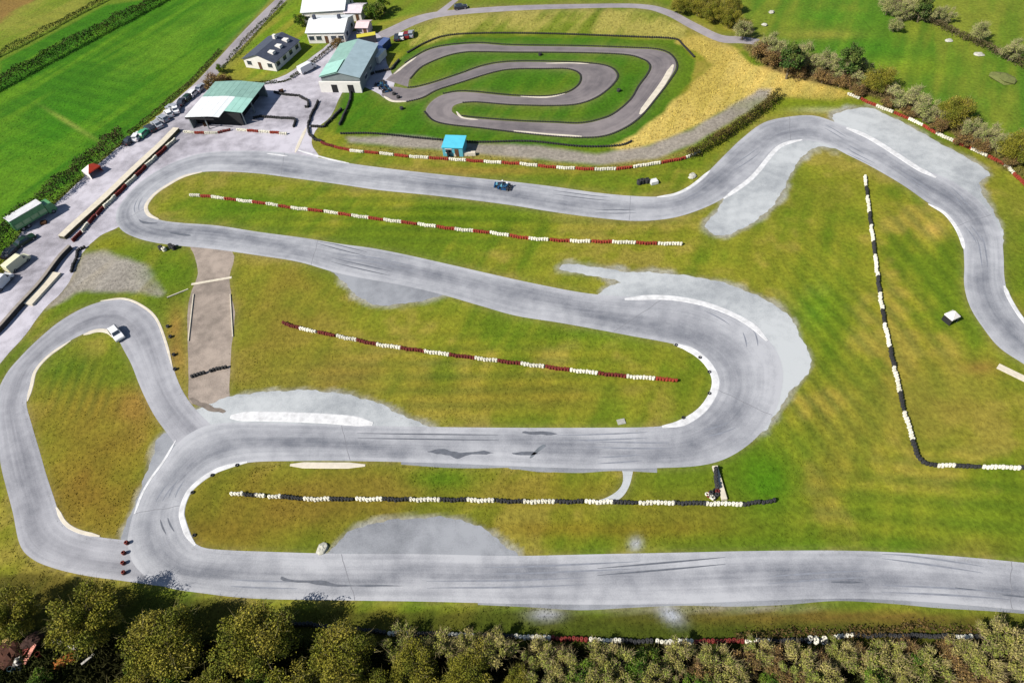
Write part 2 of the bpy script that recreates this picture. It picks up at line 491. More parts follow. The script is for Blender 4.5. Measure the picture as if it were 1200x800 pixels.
LUSH, LUSH2 = S(66,124,18), S(96,142,26)
# fields
region([(-900,900),(-300,560),(-120,400),(0,300),(60,240),(150,160),(205,116),(245,76),(285,34),(330,-12),(420,-120),(700,-600),(-3000,-600),(-3000,900)], LUSH, 2, 1, 1, LUSH2)
region([(0,72),(125,6),(190,-3),(420,-120),(700,-700),(-3000,-700),(-3000,700),(-400,300),(0,100)], S(116,142,40), 2, 1, 1, S(98,132,32))
region([(0,64),(125,-2),(420,-150),(700,-700),(-3000,-700),(-3000,700),(-400,270)], S(146,150,58), 2, 1, 1, S(120,140,40))
region([(0,26),(40,0),(200,-100),(-900,-400),(-900,400)], S(150,112,64), 3, 5, 0.8)
region([(330,-20),(290,45),(258,85),(248,95),(300,96),(340,90),(380,60),(420,40),(520,8),(560,-40)], S(118,150,30), 3, 3, 1, S(150,150,50))
region([(470,30),(520,20),(600,12),(750,10),(805,32),(800,46),(700,42),(560,38),(480,58)], S(124,142,40), 3, 4, 0.9, S(184,174,90))
region([(430,-60),(430,30),(520,10),(700,3),(760,3),(790,-60)], S(130,138,44), 3, 4, 0.9, S(112,140,32))
region([(845,-120),(868,10),(885,44),(905,60),(945,60),(1000,84),(1035,104),(1080,130),(1130,158),(1180,178),(1300,250),(2500,900),(3500,-700),(900,-700)], S(94,134,34), 4, 6, 1, S(128,142,44))
region([(1040,-5),(1100,30),(1200,78),(1400,180),(3500,900),(3500,-700),(1000,-700)], S(112,138,38), 3, 4, 0.9, S(134,144,48))
region([(400,105),(440,98),(478,60),(530,44),(700,43),(795,48),(815,70),(810,95),(785,125),(748,165),(690,173),(560,168),(470,160),(392,156)], S(74,122,20), 2, 3, 1, S(98,128,26))
# straw and scrub ground
region([(795,48),(830,40),(858,56),(885,74),(940,88),(1005,112),(975,119),(910,113),(884,116),(840,134),(790,158),(735,176),(715,172),(748,158),(790,118),(815,95),(838,76)], S(224,198,108), 3, 5, 1, S(200,178,88))
region([(868,50),(900,46),(940,62),(1000,88),(1060,118),(1110,142),(1180,180),(1210,205),(1190,208),(1120,160),(1050,122),(1000,106),(930,90),(885,74)], S(138,116,72), 3, 5, 0.9, S(116,108,60))
# gravel bank beyond the upper barrier
region([(405,160),(470,158),(560,168),(640,172),(700,180),(760,172),(810,152),(860,122),(890,104),(905,104),(900,116),(860,140),(815,168),(770,186),(700,194),(600,184),(500,174),(410,168)], S(176,166,156), 3, 3, 0.95, S(158,150,140))
region([(400,168),(500,176),(600,185),(700,194),(770,186),(812,170),(815,178),(780,190),(705,199),(600,192),(500,184),(410,176)], S(160,146,72), 3, 3, 0.8)
region([(96,294),(120,295),(150,303),(170,315),(185,330),(198,345),(188,351),(165,343),(130,342),(90,347),(55,362),(70,335)], S(176,168,160), 4, 9, 0.95, S(150,138,110))
# bottom verge (shade and vignetting put into its colour) and the floor of the tree belt
region([(-300,690),(0,672),(60,674),(150,690),(240,702),(320,712),(600,716),(800,718),(1000,715),(1100,718),(1300,738),(1500,900),(1500,2500),(-900,2500),(-900,690)], S(74,84,24), 4, 5, 0.9, S(94,88,32))
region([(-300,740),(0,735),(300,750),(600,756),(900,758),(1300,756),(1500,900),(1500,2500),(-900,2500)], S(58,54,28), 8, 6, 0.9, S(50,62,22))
blob(1000, 722, 220, 9, S(140,112,52), 0.7); blob(760, 712, 90, 5, S(165,150,140), 0.7); blob(640, 719, 18, 7, S(170,172,178), 0.9); blob(785, 718, 16, 8, S(190,195,205), 1.0, 0.6)
blob(880, 711, 60, 4, S(170,160,150), 0.8); blob(745, 636, 7, 8, S(200,204,212), 1.0)
# infield patches
for b in ((85,440,45,28,S(66,120,14),.95),(110,560,70,90,S(142,116,42),1.0),(110,480,60,40,S(140,122,44),.8),(60,590,30,30,S(140,118,44),.6),(160,480,22,30,S(160,126,58),.8),(270,620,70,26,S(132,110,38),.95),
          (400,440,110,26,S(150,132,58),.85),(330,330,60,18,S(150,138,48),.7),(570,470,90,14,S(146,138,48),.6),(520,440,20,20,S(92,124,20),.8),(700,390,70,14,S(92,130,18),.8),
          (300,590,110,40,S(136,114,42),.95),(430,580,100,40,S(138,120,44),.8),(800,600,100,26,S(142,130,46),.7),(330,380,70,60,S(144,130,48),.8),(620,460,120,24,S(140,130,44),.7),(450,330,40,14,S(146,132,50),.6),(640,575,90,20,S(136,120,40),.6),(520,560,40,14,S(84,126,18),.8),(900,560,40,40,S(80,132,18),.9),(960,360,40,40,S(86,136,20),.8),(985,520,40,60,S(150,142,52),.7),
          (1090,470,90,50,S(156,142,58),.9),(1130,640,60,16,S(146,138,50),.7),(1120,600,100,30,S(120,138,34),.6),(1060,640,40,12,S(84,130,18),.8),(930,640,60,10,S(96,136,22),.7),(560,250,130,14,S(102,130,20),.7),(290,240,80,18,S(82,128,16),.8),
          (250,330,14,40,S(130,132,36),.5),(205,400,14,50,S(166,130,66),.9),(130,285,30,10,S(136,140,30),.8),(200,320,26,22,S(86,128,16),.8),(960,230,50,20,S(120,130,34),.6),(1095,268,16,12,S(196,168,84),.8),
          (1185,260,20,50,S(128,134,44),.7),(1150,430,20,8,S(160,128,60),.8),(962,128,28,3.5,S(214,206,160),.9),(960,122,80,8,S(120,140,24),.8),(700,620,130,10,S(140,118,36),.7),(560,200,160,5,S(164,140,58),.8),(870,680,10,3,S(170,165,150),.1),
          (200,50,90,14,S(112,156,40),.5,-.6),(60,150,80,20,S(70,136,16),.6,-.5),(84,146,32,2.2,S(150,165,70),.9,.55),(980,20,60,8,S(84,142,30),.7),(1020,60,50,16,S(76,134,26),.7),(950,40,50,6,S(168,160,66),.6),(1060,80,60,12,S(140,160,40),.6)):
    blob(*b[:6], rot=b[6] if len(b) > 6 else 0.0)
def stripes(cx, cy, rx, ry, ang, per, amp):
    global gcol
    wv = np.exp(-(((PXX-cx)/rx)**2+((PYY-cy)/ry)**2)**2)
    ph = (wx*math.cos(ang)+wy*math.sin(ang))/per*6.283+3.0*n1
    gcol = gcol*(1+amp*(wv*np.sin(ph)*(0.3+1.4*n2))[:, None]*np.array([1.15, .8, .6]))
stripes(1085, 330, 70, 110, 0.1, 3.4, .20); stripes(960, 420, 90, 140, .25, 3.0, .22); stripes(95, 455, 45, 35, 0.05, 2.2, .3)
stripes(1080, 590, 160, 70, 1.35, 3.2, .16); stripes(560, 440, 200, 55, 1.45, 3.0, .16); stripes(520, 250, 260, 40, 1.4, 3.4, .16); stripes(90, 120, 130, 120, 1.05, 4.5, .10); stripes(1000, 70, 150, 70, -.6, 5, .10)
for pl in paved[-7:]:
    d_ = sdist(PXX, PYY, pl)+13*(n2-0.5)+8*(n3-.5)
    wv = (sstep(d_, -6, 2)*(d_ > -900)*0.9)[:, None]
    gcol = gcol*(1-wv)+np.array(S(184,186,182))*wv
# trodden, dusty margin along the asphalt
dpav = np.full(wx.size, 1e3)
near = (PXX > -80) & (PXX < 1280) & (PYY > -60) & (PYY < 860)
sgn = np.full(wx.size, -1e3)
for pl in paved:
    d = sdist(PXX[near], PYY[near], pl)
    sgn[near] = np.maximum(sgn[near], d)
mg_ = (np.exp(-np.clip(-sgn-0.5, 0, 50)/3.2)*(sgn < 1.5)*(0.25+0.9*n2))[:, None]*0.62
gcol = gcol*(1-mg_)+np.array(S(150,136,92))*mg_
gcol *= (0.86+0.28*n3)[:, None]*(0.90+0.2*n4)[:, None]
inner = (np.abs(XX.ravel()) < 260) & (YY.ravel() > -60) & (YY.ravel() < 420)
hz = np.zeros(wx.size)
hz[:] = -0.10*fbm(wx, wy, 14, 3, 33)*(sgn < -6)
nx, ny = len(GX), len(GY)
ii = (np.arange(nx-1)[:, None]*ny+np.arange(ny-1)[None, :]).ravel()
gf = np.stack([ii, ii+ny, ii+ny+1, ii+1], -1)
gv = np.stack([wx, wy, hz], -1)
me = bpy.data.meshes.new('ground')
me.vertices.add(len(gv)); me.vertices.foreach_set('co', gv.ravel())
me.loops.add(gf.size); me.loops.foreach_set('vertex_index', gf.ravel().astype(np.int32))
me.polygons.add(len(gf)); me.polygons.foreach_set('loop_start', np.arange(0, gf.size, 4, dtype=np.int32))
me.update(calc_edges=True)
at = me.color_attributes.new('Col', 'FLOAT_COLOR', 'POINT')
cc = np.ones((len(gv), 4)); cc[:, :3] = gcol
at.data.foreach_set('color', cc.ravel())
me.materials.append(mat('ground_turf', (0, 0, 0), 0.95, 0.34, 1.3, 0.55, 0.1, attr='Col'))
tag(link('ground', me), kind='structure')

def bulk(name, verts, tris, cols, m, parent=None):
    """large triangle soup with a colour for each vertex"""
    me = bpy.data.meshes.new(name)
    me.vertices.add(len(verts)); me.vertices.foreach_set('co', np.asarray(verts, np.float32).ravel())
    me.loops.add(tris.size); me.loops.foreach_set('vertex_index', tris.ravel().astype(np.int32))
    me.polygons.add(len(tris)); me.polygons.foreach_set('loop_start', np.arange(0, tris.size, 3, dtype=np.int32))
    me.update(calc_edges=True)
    a = me.color_attributes.new('Col', 'FLOAT_COLOR', 'POINT')
    c = np.ones((len(verts), 4)); c[:, :3] = cols
    a.data.foreach_set('color', c.ravel())
    me.materials.append(m)
    return link(name, me, parent)

# tufts standing out of the turf
def tufts(name, n, hmin, hmax, wmin, wmax, accept, label, tint=1.0, seed=1, lean=0.35, edge=False, col=None):
    r = np.random.default_rng(seed)
    u, v = r.random(n)*1280-40, r.random(n)*860-30
    d = (u-600)[:, None]*RX+(v-400)[:, None]*DN+F*F0
    t = -H/d[:, 2]
    x, y = d[:, 0]*t, d[:, 1]*t
    ok = (d[:, 2] < -30) & (x > GX[0]) & (x < GX[-1])
    gi = np.clip(np.searchsorted(GX, x), 0, nx-1); gj = np.clip(np.searchsorted(GY, y), 0, ny-1)
    k = gi*ny+gj
    ok &= ((sgn[k] < -2.0) if not edge else (sgn[k] < 1.8) & (sgn[k] > -4)) & accept(u, v, k)
    x, y, k = x[ok], y[ok], k[ok]
    n = len(x)
    h = hmin+(hmax-hmin)*r.random(n)**1.6; wd = wmin+(wmax-wmin)*r.random(n); a = r.random(n)*math.pi*2
    V = np.zeros((n, 3, 3))
    V[:, 0] = np.stack([x-wd*np.cos(a), y-wd*np.sin(a), np.full(n, -0.1)], -1)
    V[:, 1] = np.stack([x+wd*np.cos(a), y+wd*np.sin(a), np.full(n, -0.1)], -1)
    V[:, 2] = np.stack([x+h*lean*r.normal(size=n), y+h*lean*r.normal(size=n), h], -1)
    c = (gcol[k] if col is None else np.array(col)*.6+gcol[k]*.4)*(tint*(0.75+0.6*r.random(n)))[:, None]
    o = bulk(name, V.reshape(-1, 3), np.arange(n*3).reshape(-1, 3), np.repeat(c, 3, 0), mat('tuft', (0, 0, 0), 0.9, 0.1, 3, 0, 0.1, attr='Col'))
    return tag(o, label, 'grass', kind='stuff')
yes = lambda u, v, k: np.ones(len(u), bool)
tufts('coarse_grass', 40000, 0.02, 0.08, 0.12, 0.28, lambda u, v, k: n2[k] > .5, 'coarser darker tussocks in the rough grass', 0.95, 13)
tufts('grass_tufts', 130000, 0.02, 0.08, 0.05, 0.16, yes, 'short rough grass covering the ground between the asphalt strips', 1.05, 3)
tufts('edge_grass', 700000, 0.01, 0.07, 0.06, 0.22, lambda u, v, k: (n2[k]+.35*n3[k] > .62) & (PYY[k] > 165), 'ragged grass creeping over the edges of the asphalt', 1.0, 23, .5, True, S(122,132,40))
def in_poly(*polys):
    def f(u, v, k):
        q = np.zeros(len(u), bool)
        for p in polys: q |= inside(u, v, p)
        return q
    return f
tufts('straw_grass', 300000, 0.12, 0.45, 0.06, 0.18, in_poly([(795,48),(830,40),(858,56),(885,74),(940,88),(1005,112),(975,119),(910,113),(884,116),(840,134),(790,158),(735,176),(715,172),(748,158),(790,118),(815,95),(838,76)],
      [(470,30),(520,20),(600,12),(750,10),(805,32),(800,46),(700,42),(560,38),(480,58)], [(405,168),(500,176),(600,186),(700,196),(770,188),(812,172),(815,178),(780,190),(705,199),(600,192),(500,184),(410,176)]), 'tall pale straw coloured dead grass on the bank', 1.1, 5)
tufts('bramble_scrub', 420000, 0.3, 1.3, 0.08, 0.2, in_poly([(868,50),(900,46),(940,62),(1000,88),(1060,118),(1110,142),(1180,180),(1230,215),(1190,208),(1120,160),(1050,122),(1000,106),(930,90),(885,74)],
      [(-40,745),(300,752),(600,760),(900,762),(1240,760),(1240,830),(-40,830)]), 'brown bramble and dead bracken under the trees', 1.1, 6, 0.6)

#@@OBJECTS
# ------------------------------------------------------------------ kerbs, painted lines and marks (parts of the track)
white = mat('kerb_white', S(240,240,242,0.54), 0.65, 0.25, 0.8)
offwhite = mat('kerb_worn', S(228,218,200,0.6), 0.7, 0.16, 0.8)
for c, wd, m_ in (([(270,488),(300,487.5),(345,488.5),(400,491.5),(437,496.5)], 2.0, white),
                  ([(732,350.5),(760,348.5),(790,349.5),(825,356),(857,368),(882,382),(899,399)], 1.3, white),
                  ([(776,500),(800,495),(822,481),(835,463),(839,448),(835,434),(824,420),(808,409),(790,403)], 1.3, white),
                  ([(214,640),(228,638)], 0.1, white) if False else ([(229,638.5),(220,626),(214,609),(213,600),(216,587),(223,574),(236,562),(252,552),(268,546),(290,541)], 0.9, white),
                  ([(340,544.5),(380,545),(428,545)], 1.1, offwhite),
                  ([(848,233),(862,223),(877,212),(888,201),(900,186),(912,173),(925,167),(940,164)], 1.1, white),
                  ([(992,150),(1012,158),(1030,168),(1052,182),(1075,197),(1097,208)], 1.5, white),
                  ([(1088,239),(1106,249),(1119,264),(1127,280),(1130,292)], 0.8, white),
                  ([(1177,335),(1183,350),(1196,371),(1212,390)], 0.8, white),
                  ([(770,231),(790,228),(806,221),(820,211),(832,200)], 0.8, white),
                  ([(206,516),(192,540),(176,562),(165,582),(158,602)], 0.5, white),
                  ([(83,399),(58,416),(42,434),(37,452),(32,470)], 0.7, offwhite),
                  ([(66,594),(76,612),(92,622),(117,628)], 0.6, offwhite),
                  ([(98,392),(115,387),(128,389),(136,396)], 0.9, offwhite),
                  ([(118,352.5),(145,350),(166,358),(183,373),(194,400),(202,430)], 0.5, offwhite),
                  ([(237,201.5),(216,206.5),(198,216),(183,226),(174,236),(171,244),(175,252),(186,257)], 0.9, offwhite),
                  ([(349,176),(366,181),(388,187),(409,191.5)], 0.5, white),
                  ([(359,150),(353,163),(346,179)], 0.9, offwhite),
                  ([(313,180),(325,181.5),(337,183)], 0.4, white),
                  ([(765,110),(752,128),(741,140)], 0.0, white) if False else ([(789,76),(778,96),(762,118),(750,134)], 1.6, offwhite)):
    raised('kerb', c, wd, 0.045, m_, track)
for c, wd in (([(602,153.5),(640,157.5),(682,160)], 0.9), ([(462,87),(476,75.5),(488,67)], 0.8), ([(450,113),(460,118.5),(476,119)], 0.8), ([(535,131),(542,138),(560,140.5)], .0 or 0.6), ([(610,113),(640,114),(662,110)], 0.7), ([(640,74.5),(668,74),(690,75)], 0.5)):
    raised('kerb', c, wd, 0.04, offwhite, kt)
rub = mat('rubber_mark', S(112,116,126), 0.7, 0.25, 1.5)
mud = mat('damp_patch', S(126,132,140), 0.5, 0.3, 0.8)
def marks(pts, name='skid_mark', m_=None, z=0.027, jit=0.25, n=3):
    o, _ = sheet(name, pts, z, m_ or rub, track, jit, n)
marks([(501,529),(515,526.5),(533,528),(541,530),(560,529),(579,530),(570,532.5),(545,533),(536,537),(522,533),(508,531.5)])
marks([(600,531),(618,529),(633,530.5),(628,532.5),(610,533)], jit=.15); marks([(612,507),(620,506),(640,505),(655,508),(640,509),(622,509)]); marks([(630,525),(637,521),(639,523),(632,529),(623,536),(621,535)], m_=mud, jit=.1)
marks([(330,676),(345,679),(375,680),(395,684),(430,685),(475,686),(430,687.2),(395,687),(360,683),(332,680)], jit=.15)
marks([(975,681),(995,680.5),(1015,682),(998,683),(978,682.4)], jit=.06); marks([(1120,688),(1140,690),(1142,691.2),(1122,689.5)], jit=.04); marks([(1176,696),(1205,699),(1204,700.4),(1178,697.6)], jit=.04)
marks([(162,257),(170,260),(184,261),(182,262.4),(168,262)], jit=.1); marks([(200,272),(222,275),(221,277),(204,274.5)], jit=.1)
marks([(222,467),(236,470),(252,477),(264,482),(250,483),(232,475)], 'damp_patch', mat('dirt_patch', S(140,128,118), .9, .3, 1.0), 0.023, .3)
marks([(600,546.5),(640,549.5),(672,550.5),(672,553),(630,552),(600,549.5)], 'patched_edge', a_dark, 0.005, .2)

# rubber laid down round the lap, and sawn joints across the asphalt
LS, RS = smooth([p[0] for p in MAIN], 6), smooth([p[1] for p in MAIN], 6)
rs = random.Random(5)
faint = mat('rubber_faint', S(150,154,165), 0.7, 0.2, 1.0)
def lane_pt(i, t):
    i = max(0, min(len(LS)-1, i)); return P(*LS[i]).lerp(P(*RS[i]), t)
for k in range(34):
    i0 = rs.randrange(4, len(LS)-20); n_ = rs.randrange(5, 14); t0 = rs.uniform(.15, .85); dt = rs.uniform(-.2, .2)
    for pr_ in (0, .14):
        c = [lane_pt(i0+j, min(.95, max(.05, t0+pr_+dt*j/n_))) for j in range(n_)]
        v, f = [], []
        for j, q in enumerate(c):
            d_ = (c[min(j+1, n_-1)]-c[max(j-1, 0)]).normalized(); sd_ = Vector((-d_.y, d_.x, 0))
            hw = .11*math.sin(math.pi*(j+.3)/(n_-.4))+.02
            for e in (-1, 1): p = q+sd_*e*hw; v.append((p.x, p.y, .0245+.0001*k))
        f = [(j*2, j*2+1, j*2+3, j*2+2) for j in range(n_-1)]
        mk('skid_mark', v, f, faint if k % 5 else rub, track)
seam = mat('joint_dark', S(142,143,150), .8, .2, 2)
for k in range(12):
    i0 = 6+int(k*(len(LS)-12)/12)+rs.randrange(-5, 5)
    a, b = lane_pt(i0, .01), lane_pt(i0+rs.choice((0, 0, 1)), .99)
    d_ = (b-a).normalized(); sd_ = Vector((-d_.y, d_.x, 0))*.045
    c = [a.lerp(b, j/7)+sd_*rs.uniform(-3, 3) for j in range(8)]
    v = [tuple((q+sd_*e)[:2])+(.0235,) for q in c for e in (-1, 1)]
    mk('joint', v, [(j*2, j*2+1, j*2+3, j*2+2) for j in range(7)], seam, track)
for pr_ in ([((x, y), (x, y+4.5+1.5*math.sin(x*.05))) for x, y in ((470,541),(520,542),(560,543.5),(600,545),(640,547),(680,548.5),(720,548.5),(770,548))],
            [((x, y), (x, y+5+2*math.sin(x*.03))) for x, y in ((560,705),(620,706.5),(680,707.5),(740,707),(800,706),(860,704),(920,702),(980,700.5),(1040,702),(1100,705),(1160,711),(1220,717))]):
    ribbon('worn_shoulder', pr_, .0115, a_dark, 6, 2, track)
# ------------------------------------------------------------------ tyre walls
ty_white = mat('tyre_white', S(244,239,220,0.56), 0.75, 0.28, 1.1, objvar=0.12)
ty_red = mat('tyre_red', S(170,66,44,0.5), 0.8, 0.32, 1.5, objvar=0.15)
ty_black = mat('tyre_black', (0.020, 0.020, 0.021), 0.8, 0.3, 2.0, objvar=0.2)
ty_maroon = mat('tyre_maroon', S(126,44,36,0.5), 0.75, 0.3, 1.5, objvar=0.2)
SECT = {}
def section_mesh(n, high):
    if (n, high) not in SECT:
        r = random.Random(n*7+high); b = MB()
        for i in range(n):
            for k in range(high):
                b.torus((0.26+i*0.52+r.uniform(-.03, .03), r.uniform(-.07, .07)+.06*math.sin(i*.9+n), k*0.2), 0.272, 0.05, 0.205, 9)
        o = b.build('tyre_section', None, None, True)
        SECT[(n, high)] = o.data
        bpy.data.objects.remove(o)
    return SECT[(n, high)]
def tyre_wall(label, spans, high=3, group=None):
    """spans: (pixel start, pixel end, paint) in order; each painted run of tyres is a part"""
    a0 = P(*spans[0][0])
    t = thing('tyre_barrier', label, 'tyre barrier', a0, 0, group)
    for a, b, m_ in spans:
        A, B = P(*a), P(*b)
        d = B-A
        n = max(1, round(d.length/0.52))
        me = section_mesh(n, high)
        key = me.name+'|'+m_.name
        if key not in SECT:
            c = me.copy(); c.materials.clear(); c.materials.append(m_); SECT[key] = c
        o = link('tyre_section', SECT[key], t, A-a0, math.atan2(d.y, d.x))
    return t
def lerp(a, b, t): return (a[0]+(b[0]-a[0])*t, a[1]+(b[1]-a[1])*t)
def spans_from(starts, wfrac, other, last=None, first=None):
    out = []
    if first: out.append((first, starts[0], other))
    for i, s in enumerate(starts):
        e = starts[i+1] if i+1 < len(starts) else last
        if e is None: break
        mid = lerp(s, e, wfrac)
        out += [(s, mid, ty_white), (mid, e, other)]
    return out
tyre_wall('long red and white tyre wall on the grass below the upper straight',
  spans_from([(223,229.5),(248,231.5),(277.5,235.5),(312.5,239.5),(341,244.5),(380,248.5),(412,253.5),(449.5,258.5),(489.5,263.5),(532.5,269.5),(574,273.5),(619,280.5),(667.5,283.5),(717,284.5),(771,286.5)], 0.52, ty_red)
  + [((771,286.5),(800,287),ty_white)])
tyre_wall('dark red and white tyre wall on the grass inside the wide hairpin',
  spans_from([(351,385.5),(394.4,394.5),(441.4,404.5),(497,412.5),(556,420.5),(610,427),(668,434.5),(734,442)], 0.5, ty_maroon, first=(331,379), last=None)
  + [((734,442),(768,444.5),ty_white), ((768,444.5),(793,446.5),ty_red)])
tyre_wall('black and white tyre wall on the grass above the bottom straight',
  [((271,578.5),(287,579.5),ty_white),((287,579.5),(300,581),ty_black),((300,581),(311,581.5),ty_white),((315,582),(330,582.5),ty_white),((330,582.5),(356,585),ty_black)]
  + spans_from([(356,585.5),(417,585.5),(480,586),(547,586.5),(613,588.5),(685,588.5),(748,589.5),(826.5,590.5)], 0.52, ty_black)
  + [((826.5,590.5),(870,591.5),ty_white),((870,591.5),(892,589),ty_black),((892,589),(909,587),ty_black)])
tyre_wall('black and white tyre wall bending round the corner of the right hand infield',
  spans_from([(1013,207),(1016,231),(1020,265),(1025,300),(1030,344),(1036,380),(1047,430.5),(1059,483)], 0.55, ty_black)
  + [((1059,483),(1069,516),ty_white),((1069,516),(1073,534),ty_black),((1073,534),(1083,544),ty_black),((1083,544),(1097,546),ty_black),((1097,546),(1117,546.5),ty_white),((1117,546.5),(1150,547.5),ty_black),((1150,547.5),(1194,549),ty_white),((1194,549),(1230,550.5),ty_black)])
tyre_wall('red and white tyre wall below the gravel bank beside the upper straight',
  [((376,168),(392,173),ty_maroon),((392,173),(410,177),ty_red)] + spans_from([(410,177.5),(445,180.5),(480,184.5),(526,187.5),(567,190.5),(609,193),(652,197.5),(697,199.5)], 0.5, ty_red)
  + [((697,199.5),(722,199),ty_white),((722,199),(742,196.5),ty_red),((742,196.5),(775,191.5),ty_white),((775,191.5),(804,186),ty_red),((804,186),(821,177.5),ty_white)])
tyre_wall('red and white tyre wall round the outside of the top corner by the scrub',
  [((993,111),(1008,117),ty_white),((1008,117),(1026,125),ty_red),((1026,125),(1047,133),ty_white),((1047,133),(1064,140),ty_red),((1064,140),(1081,148),ty_white),((1081,148),(1096,157),ty_red),((1096,157),(1116,166),ty_white),((1116,166),(1137,175),ty_red),((1137,175),(1157,184),ty_white),((1157,184),(1177,194),ty_red),((1177,194),(1187,204),ty_white),((1187,204),(1205,222),ty_red)])
tyre_wall('white tyre wall with black runs for shade at the foot of the tree belt below the bottom straight',  # black runs stand in for deep shade between the white ones
  [((320,728),(400,736),ty_black),((400,736),(455,742),ty_black),((455,742),(480,743),ty_white),((480,743),(524,744),ty_black),((524,744),(556,744.5),ty_white),((556,744.5),(603,746),ty_black),((603,746),(646,748),ty_white),((646,748),(690,750),ty_maroon),((690,750),(727,751.5),ty_white),((727,751.5),(768,752),ty_black),((768,752),(813,752),ty_white),((813,752),(872,751.5),ty_maroon),((872,751.5),(901,751),ty_white),((901,751),(945,751),ty_black),((975,746.5),(998,745),ty_white),((998,745),(1040,745),ty_black),((1040,745),(1118,746),ty_black),((1118,746),(1141,747),ty_white),((1141,747),(1215,750),ty_black)])
tyre_wall('maroon and white tyre wall along the track side of the pit wall',
  [((86,284),(97,272),ty_maroon),((97,272),(105,262.5),ty_white),((105,262.5),(114,253),ty_maroon),((114,253),(123,244),ty_maroon),((123,244),(136,231.5),ty_white),((136,231.5),(149,218.5),ty_maroon),((149,218.5),(160,208),ty_white),((160,208),(172,196),ty_maroon),((172,196),(184,185),ty_white),((184,185),(196,174),ty_maroon),((196,174),(206,165),ty_white)], 4)
tyre_wall('short red and white tyre wall across the front of the white and green shed',
  [((216,155.5),(229,156.5),ty_white),((229,156.5),(240,157),ty_red),((240,157),(256,156.5),ty_white),((256,156.5),(271,153),ty_maroon)], 3)
tyre_wall('short red and white tyre wall along the edge of the kart waiting area',
  [((278,153),(290,154),ty_white),((290,154),(304,155),ty_red),((304,155),(317,156),ty_white),((317,156),(328,157),ty_red),((328,157),(337,158),ty_white)], 3)
tyre_wall('curved dark tyre wall on the gravel beside the pit wall', [((101,290),(92,294),ty_black),((92,294),(90,304),ty_black),((90,304),(84,319),ty_black)], 3)
tyre_wall('short dark tyre wall running down to the track from the black and white wall', [((838,549.5),(838.5,560),ty_black),((838.5,560),(840,575),ty_black)], 5)
tyre_wall('two dark rows of tyres laid across the old concrete strip', [((224,442),(241,437.5),ty_black),((246,435.5),(267,430.5),ty_black)], 3)
for lab, pts in (('black tyre row round the upper lane of the waiting area', [(321,109),(335,112),(350,113),(361,119),(362,126),(357,126.5)]),
                 ('black tyre row along the lower lane of the waiting area', [(297,139),(306,137.5),(325,139),(345,140),(347,143),(344,149.5)]),
                 ('black zigzag tyre row between the two gates of the waiting area', [(373,119),(370,128),(366,133),(363,143),(361,149),(363,158),(368,164),(378,167)]),
                 ('black tyre row closing the yellow flagstone corner', [(364,149),(380,149.5),(388,141),(401,128)]),
                 ('black tyre row on the left side of the small track lawn', [(411,103),(411,118),(406,130),(398,148)]),
                 ('black tyre row at the start of the small track', [(444,98),(450,96),(452,104),(455,108)]),
                 ('black tyre row behind the small track paddock', [(419,94),(440,86),(459,82),(468,71)])):
    tyre_wall(lab, [(a, b, ty_black) for a, b in zip(pts, pts[1:])], 3)

def tyre_edge(label, path, n=5, high=1, step=0.62, rad=0.29):
    """low row of half sunk tyres along an edge of the small track: one mesh"""
    c = [P(*p) for p in smooth(path, n)]
    b = MB(); acc = 0.0
    o0 = c[0]
    for a, q in zip(c, c[1:]):
        L = (q-a).length
        while acc < L:
            p = a.lerp(q, acc/L)-o0
            for k in range(high): b.torus((p.x, p.y, k*.18), rad, .13, .2, 6)
            acc += step
        acc -= L
    o = b.build('tyre_row', ty_black, None, True, o0)
    return tag(o, label, 'tyre row')
KL, KR = [p[0] for p in KART], [p[1] for p in KART]
off = lambda pts, dx, dy: [(x+dx, y+dy) for x, y in pts]
tyre_edge('black tyres lining the outer edge of the small track', off(KL[2:11], 0, -1.2)+off(KL[11:14], 1.8, .5)+off(KL[14:22], .5, 1.3)+off(KL[22:23], -1.5, 0), 4)
tyre_edge('black tyres lining the grass inside the outer lap of the small track', off(KR[1:10], 0, 1.2)+off(KR[10:13], -1.6, 0)+off(KR[13:21], 0, -1.2), 4)
tyre_edge('black tyres round the middle lawn of the small track', KR[24:26]+off(KR[26:30], 0, 1.2)+off(KR[30:33], 1.5, 0)+off(KR[33:40], 0, -1.1), 4)
tyre_edge('black tyres round the inmost lawn of the small track', off(KL[24:29], 0, -1.2)+off(KL[29:33], -1.5, 0)+off(KL[33:40], 0, 1.0), 4)
tyre_edge('black tyre line along the straw bank above the small track', [(478,62),(500,50),(525,42),(570,39.5),(640,40),(700,42),(750,44),(790,46),(800,53),(814,68)], 4, 2)
tyre_edge('black tyre line between the small track lawn and the gravel bank', [(400,157),(440,157),(500,163),(560,167),(620,166),(680,172),(725,171),(742,165)], 4, 2)

# tyre markers
def stack(px, n, cols, label, name='tyre_stack', group=None, r=0.30):
    t = thing(name, label, 'tyre stack', P(*px), random.uniform(0, 3), group)
    for k in range(n):
        MB().torus((random.uniform(-.03, .03), random.uniform(-.03, .03), k*.2), r, .14, .205, 10).build('tyre', cols[k % len(cols)], t, True)
for q in ((149.5,636.5),(146,648.5),(145.5,660),(146,671.5)):
    stack(q, 3, [ty_maroon, ty_black], 'dark maroon tyre stack in the line closing off the left loop', 'tyre_stack', 'marker tyres across the loop junction', .30)
for q in ((792,404.5),(820,419),(831,436),(831,461),(801,489.5)):
    stack(q, 1, [ty_black], 'single black tyre on the grass behind the hairpin kerb', 'tyre_stack', 'tyres behind the hairpin kerb', .30)
for q in ((226,577),(249,557),(278,545),(228,627)):
    stack(q, 1, [ty_black], 'single black tyre on the grass behind the bottom left kerb', 'tyre_stack', 'tyres behind the bottom left kerb', .30)
